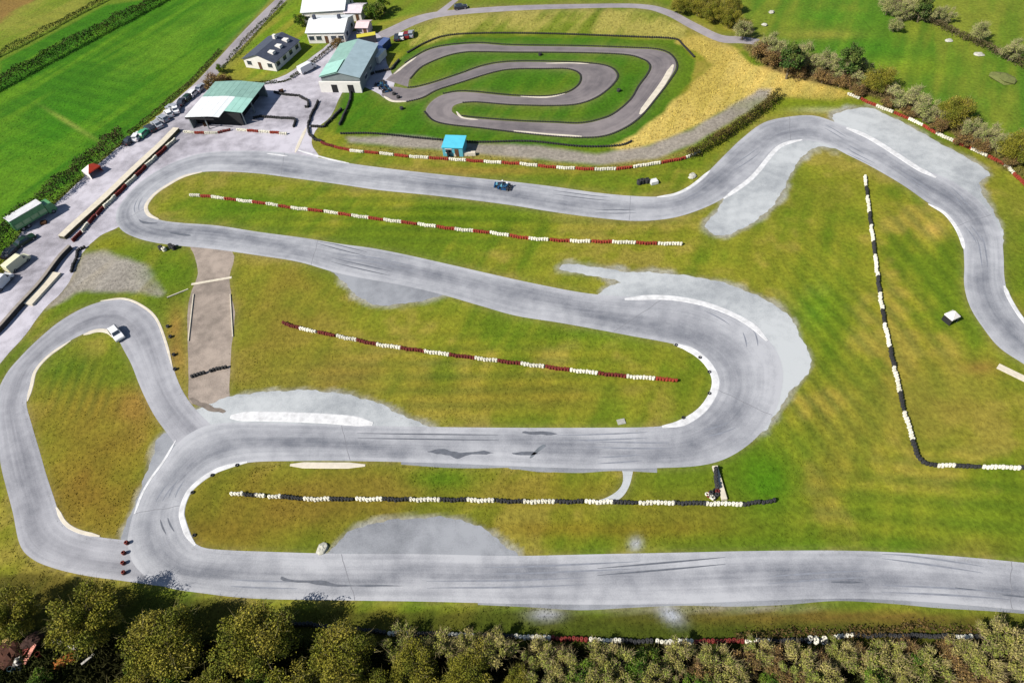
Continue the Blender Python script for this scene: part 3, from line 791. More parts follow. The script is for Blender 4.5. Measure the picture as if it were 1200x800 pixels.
for i, (x, y) in enumerate(((189.5,292.5),(193,293.5),(201,290.5),(204.5,292))):
    stack((x, y), 5 if i != 1 else 4, [ty_black, ty_black] if i != 1 else [ty_white], ('black tyre stack beside the lane above the gravel patch', 'white tyre stack between black ones above the gravel patch')[i == 1], 'tyre_stack', 'tyre stacks above the gravel patch' if i != 1 else None, .46)
for i, (x, y) in enumerate(((749,215.5),(753,214.5),(758,214))):
    stack((x, y), 5, [ty_black], 'black tyre stack on the grass beside the upper bend', 'tyre_stack', 'tyre stacks beside the upper bend', .55)
for i, (x, y) in enumerate(((197,383),(200,395),(204,416),(205.5,433))):
    stack((x, y), 2, [ty_black], 'low black tyre stack beside the concrete strip and left loop', 'tyre_stack', 'tyres beside the left loop', .34)
# pile where the walls meet above the bottom straight
for i in range(14):
    x, y = 833+random.uniform(-9, 9), 579+random.uniform(-5, 6)
    stack((x, y), random.choice((1, 2, 3)), [random.choice((ty_black, ty_black, ty_white, ty_maroon))], 'loose tyres heaped where two tyre walls meet', 'tyre_stack', 'heap of loose tyres', .34)
for i in range(12):
    x, y = 957+random.uniform(-16, 16), 750+random.uniform(-4, 4)
    stack((x, y), random.choice((1, 2)), [random.choice((ty_white, ty_white, ty_black))], 'loose white and black tyres tumbled under the trees', 'tyre_stack', 'tumbled tyres under the trees', .34)
# small kart track markers
for q in ((633,65),(725,107),(471,128),(462,111),(467,115)):
    stack(q, 3, [ty_black], 'black tyre stack on the small track lawns', 'tyre_stack', 'tyre stacks on the small track', .5)

# ------------------------------------------------------------------ simple boxes of concrete, boulders, plates
conc = mat('concrete_pale', S(226,216,196,0.6), 0.85, 0.15, 1.5, 0.1)
def rock(name, px, r, hgt, m_, label, cat, group=None, seed=1):
    rr = random.Random(seed); v, f = [], []
    n = 9
    for k, (q, zz) in enumerate(((1.0, 0), (1.05, .35), (.8, .8), (.35, 1.0))):
        for i in range(n):
            a = 2*math.pi*i/n; w_ = r*q*rr.uniform(.75, 1.2)
            v.append((w_*math.cos(a)*1.2, w_*math.sin(a), hgt*zz*rr.uniform(.85, 1.1)))
    for k in range(3):
        for i in range(n): f.append((k*n+i, k*n+(i+1) % n, (k+1)*n+(i+1) % n, (k+1)*n+i))
    f.append(tuple(range(3*n, 4*n)))
    return tag(mk(name, v, f, m_, None, False, None, None, P(*px), rr.uniform(0, 3)), label, cat, group)
stone = mat('stone_pale', S(206,204,190,0.55), 0.9, 0.3, 1.6, 0.3)
rock('boulder', (378,642.5), 0.75, 0.4, stone, 'white boulder on the grass at the edge of the bottom straight', 'boulder', seed=3)
rock('boulder', (1112,48), .8, .3, stone, 'pale boulder in the green field near the upper hedge', 'boulder', 'boulders in the field', 4)
rock('boulder', (1147,64), 1.0, .35, stone, 'pale boulder in the green field near the upper hedge', 'boulder', 'boulders in the field', 5)
rock('boulder', (904,15), .7, .5, stone, 'small pale boulder in the field beside the thicket', 'boulder', 'small boulders beside the thicket', 6)
rock('boulder', (896,30), .7, .5, stone, 'small pale boulder in the field beside the thicket', 'boulder', 'small boulders beside the thicket', 7)
rock('boulder', (811,207), .8, .6, stone, 'pale boulder behind the kerb of the upper bend', 'boulder', seed=8)
rock('rubble_heap', (1175,92), 2.6, .8, mat('rubble', S(124,130,70), .9, .3, 3, .2), 'low grey rubble heap in the green field', 'rubble', seed=9)
def slab(px, lx, ly, h, rz, m_, name, label, cat):
    b = MB(); b.box(-lx/2, lx/2, -ly/2, ly/2, 0, h, .03)
    return tag(b.build(name, m_, None, False, P(*px), rz), label, cat)
slab((728,494), 1.3, 1.0, .12, .1, mat('slab_grey', S(190,190,180), .9, .2, 2), 'concrete_slab', 'square grey concrete slab on the grass inside the hairpin', 'slab')
slab((766,214.5), 1.6, 1.3, .7, .2, white, 'water_tank', 'white plastic block beside the black tyre stacks', 'block')
slab((51,339), 9.0, 2.2, .5, math.atan2(*(lambda d: (d.y, d.x))(P(60,330)-P(40,352))), conc, 'concrete_slab', 'long pale concrete slab beside the pit lane', 'slab')
slab((843,566), .8, 5.5, .4, -.02, conc, 'concrete_slab', 'narrow pale concrete beam beside the short dark tyre wall', 'slab')
slab((1199,443), 7.5, 1.3, .04, math.atan2(*(lambda d: (d.y, d.x))(P(1215,452)-P(1178,434))), conc, 'concrete_slab', 'pale concrete slab in the grass below the right hand track', 'slab')
d = P(228,310)-P(223,350)
for lab, a, b_ in (('low concrete edging wall on the left of the old concrete strip', (227,345), (221,400)), ('low concrete edging wall on the right of the old concrete strip', (270,345), (273,395)), ('thin concrete edging running from the gravel patch to the strip', (196,349), (221,339))):
    A, B = P(*a), P(*b_); L = (B-A).length
    tag(MB().box(0, L, -.1, .1, 0, .2, .02).build('edging_wall', conc, None, False, A, math.atan2((B-A).y, (B-A).x)), lab, 'edging')
slab((248,329), 8, .6, .05, .1, conc, 'concrete_slab', 'broken pale concrete ramp across the old strip', 'slab')

# ------------------------------------------------------------------ pit wall: long bank with a pale concrete top
def long_wall(name, label, path, wtop, h, m_top, m_side, n=4):
    c = [P(*p) for p in smooth(path, n)]
    o0 = c[0]; t = thing(name, label, 'wall', o0)
    v1, f1, v2, f2 = [], [], [], []
    N = len(c)
    for i, q in enumerate(c):
        d = (c[min(i+1, N-1)]-c[max(i-1, 0)]).normalized(); s = Vector((-d.y, d.x, 0))
        for k, zz in ((-wtop/2-.15, 0), (-wtop/2, h), (wtop/2, h), (wtop/2+.15, 0)):
            p = q-o0+s*k; v1.append((p.x, p.y, zz))
        for k, zz in ((-wtop/2-.1, h+.005), (-wtop/2-.1, h+.1), (wtop/2+.1, h+.1), (wtop/2+.1, h+.005)):
            p = q-o0+s*k; v2.append((p.x, p.y, zz))
    for i in range(N-1):
        for k in range(3):
            f1.append((i*4+k, i*4+k+1, (i+1)*4+k+1, (i+1)*4+k)); f2.append((i*4+k, i*4+k+1, (i+1)*4+k+1, (i+1)*4+k))
    for f in (f1, f2): f += [(3, 2, 1, 0), (N*4-4, N*4-3, N*4-2, N*4-1)]
    mk('bank', v1, f1, m_side, t); mk('coping', v2, f2, m_top, t)
    return t
earth = mat('earth_bank', S(96,92,70), .95, .3, 1.5, .3)
long_wall('pit_wall', 'long pit wall with a pale concrete top between paddock and track', [(74,280),(90,265),(110,247),(130,228.5),(150,209),(170,190),(190,171.5),(208,153)], 1.5, 0.75, conc, earth)
long_wall('pit_wall', 'dark low wall carrying on down the pit lane', [(-20,405),(0,388),(25,360),(50,333),(70,306),(84,291)], .5, .9, mat('wall_grey', S(170,160,150), .9, .2, 1), mat('wall_dark', S(70,66,66), .9, .2, 1))

# ------------------------------------------------------------------ buildings
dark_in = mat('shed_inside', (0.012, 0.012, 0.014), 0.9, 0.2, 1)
roof_white = mat('roof_white', S(240,244,246,0.62), 0.5, 0.06, 0.7)
roof_green = mat('roof_green', S(150,190,178,0.55), 0.5, 0.16, 0.6)
roof_green2 = mat('roof_pale_green', S(178,228,214,0.55), 0.5, 0.10, 0.6)
slate = mat('slate', S(86,92,110,0.5), 0.6, 0.2, 1.0)
render_w = mat('render_white', S(246,242,236,0.6), 0.8, 0.06, 1.0)
glass = mat('glass_dark', (0.03, 0.04, 0.055), 0.12, 0.1, 1.0, spec=0.6)
metal = mat('sheet_metal', S(150,160,162,.5), 0.5, 0.12, 1.0)
wood = mat('wood_brown', S(110,76,50,.5), .8, .2, 3)
def frame_from(A, B, C, D, h):
    """rectangle fitted to four roof corners seen at height h: returns base corner, yaw, length along front, depth"""
    a, b, c, d = (P(*q, h) for q in (A, B, C, D))
    cen = (a+b+c+d)/4
    w_ = ((b-a)+(c-d))/2; q = ((d-a)+(c-b))/2
    yaw = (math.atan2(q.y, q.x)-math.pi/2 + math.atan2(w_.y, w_.x))/2
    return Vector((cen.x, cen.y, 0)), yaw, w_.length, q.length
def quadsheet(v, f, name, m_, parent, th=0.06):
    """roof plane with thickness"""
    n = len(v)
    nn = (Vector(v[1])-Vector(v[0])).cross(Vector(v[2])-Vector(v[0])).normalized()*th
    vv = [Vector(q) for q in v]+[Vector(q)+nn for q in v]
    ff = [tuple(range(n))[::-1], tuple(range(n, 2*n))]+[(i, (i+1) % n, n+(i+1) % n, n+i) for i in range(n)]
    return mk(name, vv, ff, m_, parent)
def gable(t, W, Dp, h, rise, mw, mr, axis='y', over=0.35, th=.12, roofname='roof'):
    """walls and two roof slopes centred on the thing's origin; the ridge runs along axis"""
    x, y = W/2, Dp/2
    if axis == 'y':
        prof = [(-x, 0), (x, 0), (x, h), (0, h+rise), (-x, h)]
        MB().prism(prof, -y, y, 'y').build('wall', mw, t)
        k = rise/x
        quadsheet([(-x-over, -y-over, h-k*over+.02), (0, -y-over, h+rise+.02), (0, y+over, h+rise+.02), (-x-over, y+over, h-k*over+.02)][::-1], None, roofname, mr[0], t, th)
        quadsheet([(x+over, -y-over, h-k*over+.02), (0, -y-over, h+rise+.02), (0, y+over, h+rise+.02), (x+over, y+over, h-k*over+.02)], None, roofname, mr[1], t, th)
    else:
        prof = [(-y, 0), (y, 0), (y, h), (0, h+rise), (-y, h)]
        MB().prism(prof, -x, x, 'x').build('wall', mw, t)
        k = rise/y
        quadsheet([(-x-over, -y-over, h-k*over+.02), (-x-over, 0, h+rise+.02), (x+over, 0, h+rise+.02), (x+over, -y-over, h-k*over+.02)][::-1], None, roofname, mr[0], t, th)
        quadsheet([(-x-over, y+over, h-k*over+.02), (-x-over, 0, h+rise+.02), (x+over, 0, h+rise+.02), (x+over, y+over, h-k*over+.02)], None, roofname, mr[1], t, th)
def opening(t, name, m_, x0, x1, z0, z1, side, W, Dp, d=.05, frame=None):
    """window or door on the front (-y), back, left or right wall"""
    x, y = W/2, Dp/2
    b = MB()
    if side == 'front': b.box(x0, x1, -y-d, -y+.02, z0, z1)
    if side == 'back': b.box(x0, x1, y-.02, y+d, z0, z1)
    if side == 'left': b.box(-x-d, -x+.02, x0, x1, z0, z1)
    if side == 'right': b.box(x-.02, x+d, x0, x1, z0, z1)
    o = b.build(name, m_, t)
    if frame:
        f = MB(); e = d+.03
        if side in ('front', 'back'):
            yy = (-y-e, -y+.02) if side == 'front' else (y-.02, y+e)
            f.box(x0-.12, x1+.12, *yy, z0-.12, z0-.002); f.box(x0-.12, x1+.12, *yy, z1+.002, z1+.12)
        else:
            xx = (-x-e, -x+.02) if side == 'left' else (x-.02, x+e)
            f.box(*xx, x0-.12, x1+.12, z0-.12, z0-.002); f.box(*xx, x0-.12, x1+.12, z1+.002, z1+.12)
        f.build('frame', frame, o)
    return o

# open sided shed by the pit lane: white roof in front, green behind
hh = 3.5
cen, yaw, W, Dp = frame_from((209,141), (276,134), (314,98), (258,98), hh)
t = thing('open_shed', 'open fronted shed with white and green roof beside the pit lane', 'shed', cen, yaw)
x, y = W/2, Dp/2
ym = -y+Dp*0.56
for k, px_ in enumerate((-x+.2, -x/3, x/3, x-.2)):
    for py_ in (-y+.3, 0, y-.3):
        if px_ > 0 and py_ < -1: py_ += 2.6
        MB().box(px_-.12, px_+.12, py_-.12, py_+.12, 0, hh-.12).build('post', metal, t)
MB().box(-x, x, y-.15, y, 0, hh-.12).build('back_wall', metal, t)
MB().box(-x, -x+.12, -y+.5, y-.16, 0, hh-.12).build('side_wall', metal, t)
MB().box(-x+.15, x-.5, -y+2.5, -y+2.6, 0, hh-.15).build('inner_shade_panel', dark_in, t)  # near-black panel carries the shade inside the open front
MB().box(x-2.6, x-2.5, -y+2.61, y-.16, 0, hh-.15).build('inner_shade_panel', dark_in, t)  # near black again, for the shade inside the open right side
nsh = 9
for i in range(nsh):        # roof sheets, one by one
    xa, xb = -x-.3+i*(W+.6)/nsh, -x-.3+(i+1)*(W+.6)/nsh-.05
    za = lambda q: hh+.5*(1-abs(q)/(x+.3))
    yf = -y-.3 if i < nsh*0.56 else -y+2.6
    quadsheet([(xa, yf, za(xa)), (xb, yf, za(xb)), (xb, ym-.03, za(xb)), (xa, ym-.03, za(xa))], None, 'roof_sheet', roof_white if i < 6 else roof_green2, t, .08)
    quadsheet([(xa, ym+.03, za(xa)), (xb, ym+.03, za(xb)), (xb, y+.3, za(xb)), (xa, y+.3, za(xa))], None, 'roof_sheet', roof_green, t, .08)
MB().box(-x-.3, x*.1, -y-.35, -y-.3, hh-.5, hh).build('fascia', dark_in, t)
# green roofed workshop with white front
cen, yaw, W, Dp = frame_from((375,90), (420,88), (442,52), (399,50), 4.2)
t = thing('workshop', 'green roofed workshop with a white front wall', 'workshop', cen, yaw)
gable(t, W, Dp, 4.0, 1.3, metal, (roof_green, mat('roof_blue_grey', S(176,198,206,.6), .5, .12, .6)), 'y')
x, y = W/2, Dp/2
MB().box(-x-.6, x+.2, -y-.9, -y-.36, 0, 2.9).build('front_wall', render_w, t)
quadsheet([(-x-.3, -y-.34, 4.17-.38*.13), (-.3, -y-.34, 5.46), (-.3, -y+Dp*.36, 5.46), (-x-.3, -y+Dp*.36, 4.17-.05)], None, 'roof_sheet', roof_green2, t, .06)
for q in (-x*.5, x*.35): MB().box(q, q+1.6, -y-.96, -y-.88, 0, 2.2).build('door', dark_in, t)
opening(t, 'window', glass, -x*.05, x*.18, 1.1, 2.1, 'right', W, Dp, .06, render_w)
opening(t, 'window', glass, -x*.9, -x*.6, 1.1, 2.1, 'right', W, Dp, .06, render_w)
# bungalow
def house(name, label, A, B, C, D, h, rise, mw, mr, axis_, wins):
    cen, yaw, W, Dp = frame_from(A, B, C, D, h)
    t = thing(name, label, 'house', cen, yaw)
    gable(t, W, Dp, h, rise, mw, mr, axis_)
    for side, n in wins:
        L = (W if side in ('front', 'back') else Dp)
        for i in range(n):
            c = -L/2+(i+.5)*L/n
            if side == 'front' and i == n//2: 
                dr = opening(t, 'door', wood, c-.5, c+.5, 0.02, 2.1, side, W, Dp, .05); opening(dr, 'handle', metal, c+.3, c+.38, 1.0, 1.1, side, W, Dp, .1)
            else: opening(t, 'window', glass, c-.75, c+.75, .95, 2.15, side, W, Dp, .05, render_w)
    return t, W, Dp
t, W, Dp = house('bungalow', 'slate roofed bungalow with white walls beside the approach road', (292,68), (322,74), (344,50), (312,40), 2.7, 1.7, render_w, (slate, slate), 'y', (('front', 3), ('right', 4), ('left', 4)))
ch = [c for c in t.children if c.name.startswith('roof')][0]
MB().box(-.4, .4, Dp*.2, Dp*.2+.9, 3.6, 5.4).build('chimney', render_w, ch)
ch2 = [c for c in t.children if c.name.startswith('roof')][1]
for k in range(3): 
    q = -Dp*.3+k*Dp*.28; MB().box(W*.18, W*.34, q, q+1.3, 3.2, 4.0).build('rooflight', render_w, ch2)
t, W, Dp = house('farmhouse', 'white farmhouse with pale roof nearest the workshop', (362,36), (404,40), (410,18), (370,19), 3.2, 1.5, render_w, (roof_white, roof_white), 'x', (('front', 5), ('right', 2), ('left', 2)))
ch = [c for c in t.children if c.name.startswith('roof')][0]
for q in (-W*.38, W*.3): MB().box(q-.4, q+.4, -.45, .45, 4.2, 5.8).build('chimney', slate, ch)
t, W, Dp = house('farmhouse', 'white farmhouse with pale roof behind the other white house', (356,14), (405,12), (408,-8), (362,-8), 3.4, 1.8, render_w, (roof_white, roof_white), 'x', (('front', 5), ('right', 2), ('left', 2)))
ch = [c for c in t.children if c.name.startswith('roof')][0]
for q in (-W*.4, W*.4): MB().box(q-.4, q+.4, -.45, .45, 4.6, 6.2).build('chimney', slate, ch)
house('outhouse', 'small white outhouse with pale roof right of the farmhouses', (406,14), (424,16), (426,5), (410,4), 2.6, .9, render_w, (mat('roof_lilac', S(226,216,224,.6), .7, .1, 1),)*2, 'x', (('front', 2), ('right', 1)))
house('outhouse', 'small pinkish white shed beside the yard entrance', (419,32), (431,33), (433,25), (421,24), 2.3, .6, mat('render_pink', S(232,206,206,.6), .8, .1, 1), (mat('roof_pink', S(240,214,216,.6), .7, .1, 1),)*2, 'x', (('front', 2),))
# light blue cabin under the bank
cen, yaw, W, Dp = frame_from((519,172), (542,174), (545,161), (522,159.5), 2.4)
t = thing('marshal_cabin', 'bright blue cabin on the gravel bank behind the tyre wall', 'cabin', cen, yaw)
blue_r = mat('cabin_roof_blue', S(96,208,236,.6), .5, .1, 1); blue_w = mat('cabin_wall_blue', S(110,200,220,.5), .6, .12, 1)
x, y = W/2, Dp/2
MB().box(-x, x, -y, y, 0, 2.35).build('wall', blue_w, t)
quadsheet([(-x-.15, -y-.2, 2.36), (x+.15, -y-.2, 2.36), (x+.15, y+.2, 2.6), (-x-.15, y+.2, 2.6)], None, 'roof', blue_r, t, .08)
opening(t, 'window', glass, -x*.7, -x*.1, 1.0, 1.9, 'front', W, Dp, .04, render_w); opening(t, 'door', wood, x*.2, x*.6, .02, 2.0, 'front', W, Dp, .04)
slab((545,182), 5.0, .9, .8, -.12, conc, 'concrete_block', 'pale concrete block wall in front of the blue cabin', 'block')
slab((526,183), .5, 1.6, 1.9, -.1, dark_in, 'gate_post', 'dark marshal post beside the blue cabin', 'post')

# ------------------------------------------------------------------ vehicles
tyre_m = mat('tyre', (.015, .015, .016), .8, .2, 3)
rim_m = mat('rim', S(180,182,188,.5), .35, .05, 2, metal=.6)
lamp_w = mat('lamp_clear', S(240,240,235,.6), .2, .02, 2); lamp_r = mat('lamp_red', S(180,20,16,.5), .3, .02, 2)
def wheel(t, x, y, r, wd):
    tw = MB().tube((x, y-wd/2, r), (x, y+wd/2, r), r, r, 12).build('wheel', tyre_m, t)
    s = 1 if y > 0 else -1
    MB().tube((x, y+s*(wd/2+.001), r), (x, y+s*(wd/2+.02), r), r*.6, r*.55, 10).build('rim', rim_m, tw)
def car(px, rz, paint, label, group=None, kind='hatch', z=0.012):
    q = P(*px); t = thing('parked_car' if kind != 'van' else 'van', label, 'car' if kind != 'van' else 'van', (q.x, q.y, z), rz, group)
    if kind == 'van':
        L, Wd, prof = 5.2, 1.95, [(-2.6,.35),(2.55,.35),(2.6,.95),(1.95,1.15),(1.35,2.05),(1.1,2.15),(-2.5,2.15),(-2.6,1.9)]
        cab = [(1.32,1.98),(1.93,1.2)]
    elif kind == 'saloon':
        L, Wd, prof = 4.5, 1.78, [(-2.25,.28),(2.2,.28),(2.25,.62),(2.1,.78),(1.0,.92),(.25,1.38),(-.95,1.4),(-1.7,1.0),(-2.2,.95),(-2.25,.6)]
    else:
        L, Wd, prof = 4.1, 1.74, [(-2.05,.28),(2.0,.28),(2.05,.62),(1.9,.8),(.95,.95),(.3,1.42),(-1.45,1.46),(-1.95,1.0),(-2.05,.6)]
    # loft: narrower at the roof (tumblehome)
    zs = max(p[1] for p in prof); n = len(prof)
    rows = []
    for s, ins in ((-1, 0), (-1, .06), (1, .06), (1, 0)):
        pass
    v = []
    for s in (-1, 1):
        for (xx, zz) in prof:
            tum = 0.22*max(0, (zz-.9))/(zs-.9+1e-6) if kind != 'van' else .10*max(0, zz-1.0)
            v.append((xx, s*(Wd/2-tum), zz))
    f = [tuple(range(n)), tuple(range(n, 2*n))[::-1]]+[(i, n+i, n+(i+1) % n, (i+1) % n) for i in range(n)]
    bd = mk('body', v, f, paint, t)
    md = bd.modifiers.new('bevel', 'BEVEL'); md.width = .06; md.segments = 2
    def pane(a, b, ins, name='window'):
        (x0, z0), (x1, z1) = a, b
        yy = Wd/2-ins
        nx_, nz_ = (z1-z0), -(x1-x0); l = math.hypot(nx_, nz_); nx_, nz_ = nx_/l*.02, nz_/l*.02
        if nz_ < 0: nx_, nz_ = -nx_, -nz_
        mk(name, [(x0+nx_, -yy, z0+nz_), (x1+nx_, -yy+.06, z1+nz_), (x1+nx_, yy-.06, z1+nz_), (x0+nx_, yy, z0+nz_)], [(0, 1, 2, 3)], glass, t)
    def side(pts, off_):
        for s in (-1, 1):
            mk('window', [(xx, s*(Wd/2+.012-(0.22*max(0, zz-.9)/(zs-.9) if kind != 'van' else .10*max(0, zz-1.0))), zz) for xx, zz in pts], [(0, 1, 2, 3)], glass, t)
    if kind == 'van':
        pane((1.93, 1.2), (1.38, 2.0), .14); side([(1.2,1.2),(1.75,1.2),(1.3,1.85),(1.2,1.85)], 0)
        wh = (1.65, -1.6, .34)
    elif kind == 'saloon':
        pane((.95,.95),(.32,1.34),.2); pane((-1.05,1.36),(-1.65,1.04),.2); side([(-.55,.97),(.75,.97),(.2,1.31),(-.55,1.33)], 0); side([(-1.5,.98),(-.65,.97),(-.65,1.33),(-.95,1.33)], 0)
        wh = (1.4, -1.35, .31)
    else:
        pane((.9,.99),(.36,1.38),.2); pane((-1.5,1.4),(-1.9,1.04),.2); side([(-.45,.98),(.72,.98),(.25,1.35),(-.45,1.37)], 0); side([(-1.75,1.0),(-.55,.98),(-.55,1.37),(-1.4,1.39)], 0)
        wh = (1.3, -1.25, .30)
    for xx in wh[:2]:
        for s in (-1, 1): wheel(t, xx, s*(Wd/2-.09), wh[2], .2)
    for s in (-1, 1):
        MB().box(L/2-.08, L/2+.015, s*.62-.16, s*.62+.16, .58, .72).build('headlight', lamp_w, t)
        MB().box(-L/2-.015, -L/2+.08, s*.66-.12, s*.66+.12, .62, .8).build('tail_light', lamp_r, t)
    return t
def yaw_px(a, b):
    d = P(*b)-P(*a); return math.atan2(d.y, d.x)
ypad = yaw_px((60,260), (150,180))
pw, ps, pd, pg, pdg = (mat('paint_white', S(245,245,248,.62), .3, .03, 1, spec=.5), mat('paint_silver', S(176,180,190,.55), .3, .03, 1, spec=.5), mat('paint_dark', (.02, .022, .03), .3, .05, 1, spec=.5),
                       mat('paint_mint', S(96,196,150,.5), .35, .05, 1), mat('paint_dark_green', S(36,66,50,.5), .35, .05, 1))
car((170,158), ypad+.1, pg, 'small mint green hatchback parked by the field hedge')
car((177,152.5), ypad+1.2, pd, 'dark hatchback between the mint green and silver cars', None)
car((185,148), ypad+1.1, ps, 'silver saloon in the line of cars by the field hedge', None, 'saloon')
car((199,135), ypad+.9, pw, 'white hatchback parked left of the open shed', None)
car((207,130), ypad+.7, pw, 'white saloon parked left of the open shed', None, 'saloon')
car((203.5,128), ypad+1.5, ps, 'silver hatchback squeezed between two white cars', None)
car((215,121), ypad+.2, pd, 'black saloon parked behind the open shed corner', None, 'saloon')
car((222,116), ypad, pdg, 'dark green hatchback parked behind the open shed corner', None)
car((154,166), ypad, pd, 'black saloon at the end of the line by the dark hedge', None, 'saloon')
car((31,284), ypad-.3, pdg, 'dark green saloon parked by the lorry', None, 'saloon')
car((23,311), ypad-.1, mat('paint_cream', S(242,238,205,.6), .35, .05, 1), 'cream van parked in the lower paddock', None, 'van')
car((4,334), ypad+.1, pw, 'white van at the edge of the lower paddock', None, 'van')
car((138,393), yaw_px((128,387), (141,404)), pw, 'white hatchback stopped on the inside of the left loop', None)
for i, (x, y) in enumerate(((466,46),(471,44.5),(477,43),(482,42))):
    car((x, y), yaw_px((470,48), (472,38)), (pd, pw, mat('paint_red', S(150,40,40,.5), .35, .05, 1), ps)[i], ('black', 'white', 'dark red', 'silver')[i]+' hatchback in the row of cars at the top of the yard', None)
car((361,83), yaw_px((355,88), (370,80)), pw, 'white van parked in front of the lawn beside the workshop', None, 'van')
car((540,10.5), 0.1, pd, 'black hatchback driving on the lane above the small track')
for (x, y, c, lab) in ((372,17,pd,'black saloon parked between the two farmhouses'), (384,16.5,pdg,'dark green saloon parked between the two farmhouses'), (394,17,ps,'silver saloon parked between the two farmhouses')):
    car((x, y), .15, c, lab, None, 'saloon')
for i, (x, y, dz_, c, kd) in enumerate(((228,111,.1,pw,'hatch'),(236,105,.15,ps,'saloon'),(162,162,.3,pw,'hatch'),(192,141,1.2,ps,'hatch'),(14,297,.2,pd,'saloon'))):
    car((x, y), ypad+dz_, c, ('white hatchback on the road behind the open shed', 'silver saloon on the road behind the open shed', 'white hatchback between the black saloon and the mint green car', 'silver hatchback between the hedge and the pit wall end', 'black saloon between the cream van and the dark hedge')[i], None, kd)
def pallet(px, rz, label, n):
    q = P(*px); t = thing('pallet_stack', label, 'pallet stack', (q.x, q.y, .012), rz)
    for k in range(n):
        b_ = MB()
        for i in range(5): b_.box(-.6+i*.27, -.6+i*.27+.12, -.5, .5, k*.16+.1, k*.16+.125)
        for yy in (-.5, -.06, .38): b_.box(-.6, .6, yy, yy+.12, k*.16+.001, k*.16+.099)
        tag(b_.build('pallet', wood, t), kind='stuff')
for (x, y, l_, n) in ((242,147,'wooden pallet stack at the front of the open shed',5), (330,108,'wooden pallet stack beside the upper waiting lane',4), (424,96,'wooden pallet stack at the workshop corner',6), (52,262,'wooden pallet stack beside the lorry',4)):
    pallet((x, y), random.random(), l_, n)
# green lorry with white roof
a, b = P(27,268), P(59,249)
rz = math.atan2((b-a).y, (b-a).x); L = 9.5
q = (a+b)/2
t = thing('box_lorry', 'green sided box lorry with a white roof in the paddock', 'lorry', (q.x, q.y, .012), rz)
lg = mat('lorry_green', S(110,176,120,.5), .4, .25, 1.2)
MB().box(-L/2, L/2-2.0, -1.25, 1.25, .95, 3.5).build('body', lg, t)
MB().box(-L/2-.04, L/2-1.96, -1.3, 1.3, 3.503, 3.6).build('roof', white, t)
for k in range(4): MB().box(-L/2+.3+k*1.85, -L/2+1.9+k*1.85, -1.275, -1.24, 1.3, 2.2).build('side_panel', mat('lorry_pale', S(176,214,160,.5), .4, .2, 1.5), t)
MB().prism([(L/2-1.9, .5), (L/2, .5), (L/2, 1.6), (L/2-.35, 2.6), (L/2-1.9, 2.7)], -1.2, 1.2, 'y').build('cab', lg, t)
mk('windscreen', [(L/2+.01, -1.05, 1.65), (L/2-.33, -1.0, 2.55), (L/2-.33, 1.0, 2.55), (L/2+.01, 1.05, 1.65)], [(0, 3, 2, 1)], glass, t)
MB().box(-L/2+.2, L/2-.3, -.5, .5, .55, .94).build('chassis', pd, t)
for xx in (L/2-1.0, -L/2+2.6, -L/2+1.4):
    for s in (-1, 1): wheel(t, xx, s*1.05, .48, .3)
for s in (-1, 1): MB().box(L/2-.02, L/2+.03, s*.85-.2, s*.85+.2, .65, .85).build('headlight', lamp_w, t)
# yellow skip lorry body by the workshop and a blue trailer
def container(px, rz, L, Wd, h, m1, m2, name, label, cat):
    q = P(*px); t = thing(name, label, cat, (q.x, q.y, .012), rz)
    MB().box(-L/2, L/2, -Wd/2, Wd/2, .12, h).build('body', m1, t)
    for i in range(7):
        xx = -L/2+.25+i*(L-.5)/6
        MB().box(xx-.07, xx+.07, -Wd/2-.05, -Wd/2+.01, .2, h-.1).build('rib', m1, t)
    MB().box(-L/2-.03, L/2+.03, -Wd/2-.03, Wd/2+.03, h+.002, h+.1).build('lid', m2, t)
    for sx in (-1, 1):
        for sy in (-1, 1): MB().box(sx*(L/2-.25)-.15, sx*(L/2-.25)+.15, sy*(Wd/2-.25)-.15, sy*(Wd/2-.25)+.15, 0, .12).build('foot', pd, t)
container((431,50), .12, 5.4, 2.0, 2.2, pd, mat('container_yellow', S(226,214,70,.55), .5, .1, 1), 'storage_container', 'dark container with a yellow lid at the back of the workshop', 'container')
container((451,58), 1.1, 4.5, 2.0, 2.2, mat('container_blue', S(44,70,130,.5), .5, .1, 1), mat('lid_blue', S(96,116,168,.5), .5, .1, 1), 'storage_container', 'blue container beside the workshop', 'container')
container((446,70), 1.15, 4.8, 1.8, 1.9, render_w, roof_white, 'storage_container', 'white container beside the workshop', 'container')
# gazebos
def gazebo(px, rz, L, Wd, h, panels, name, label, sides=None):
    q = P(*px); t = thing(name, label, 'gazebo', (q.x, q.y, .012), rz)
    for sx in (-1, 1):
        for sy in (-1, 1): MB().tube((sx*(L/2-.08), sy*(Wd/2-.08), 0), (sx*(L/2-.08), sy*(Wd/2-.08), h), .05, .05, 6).build('leg', metal, t)
    x, y = L/2, Wd/2; top = (0, 0, h+1.0)
    cs = [(-x, -y, h), (x, -y, h), (x, y, h), (-x, y, h)]
    for i in range(4):
        a, b = cs[i], cs[(i+1) % 4]
        o = mk('canopy_panel', [a, b, top, (a[0], a[1], h-.25), (b[0], b[1], h-.25)], [(0, 1, 2), (3, 4, 1, 0)], panels[i], t)
    if sides:
        for i in range(4):
            if sides[i] is None: continue
            a, b = cs[i], cs[(i+1) % 4]
            A, B = Vector(a)*.985, Vector(b)*.985
            mk('side_curtain', [(A.x, A.y, .02), (B.x, B.y, .02), (B.x, B.y, h-.26), (A.x, A.y, h-.26)], [(0, 1, 2, 3)], sides[i], t)
    return t
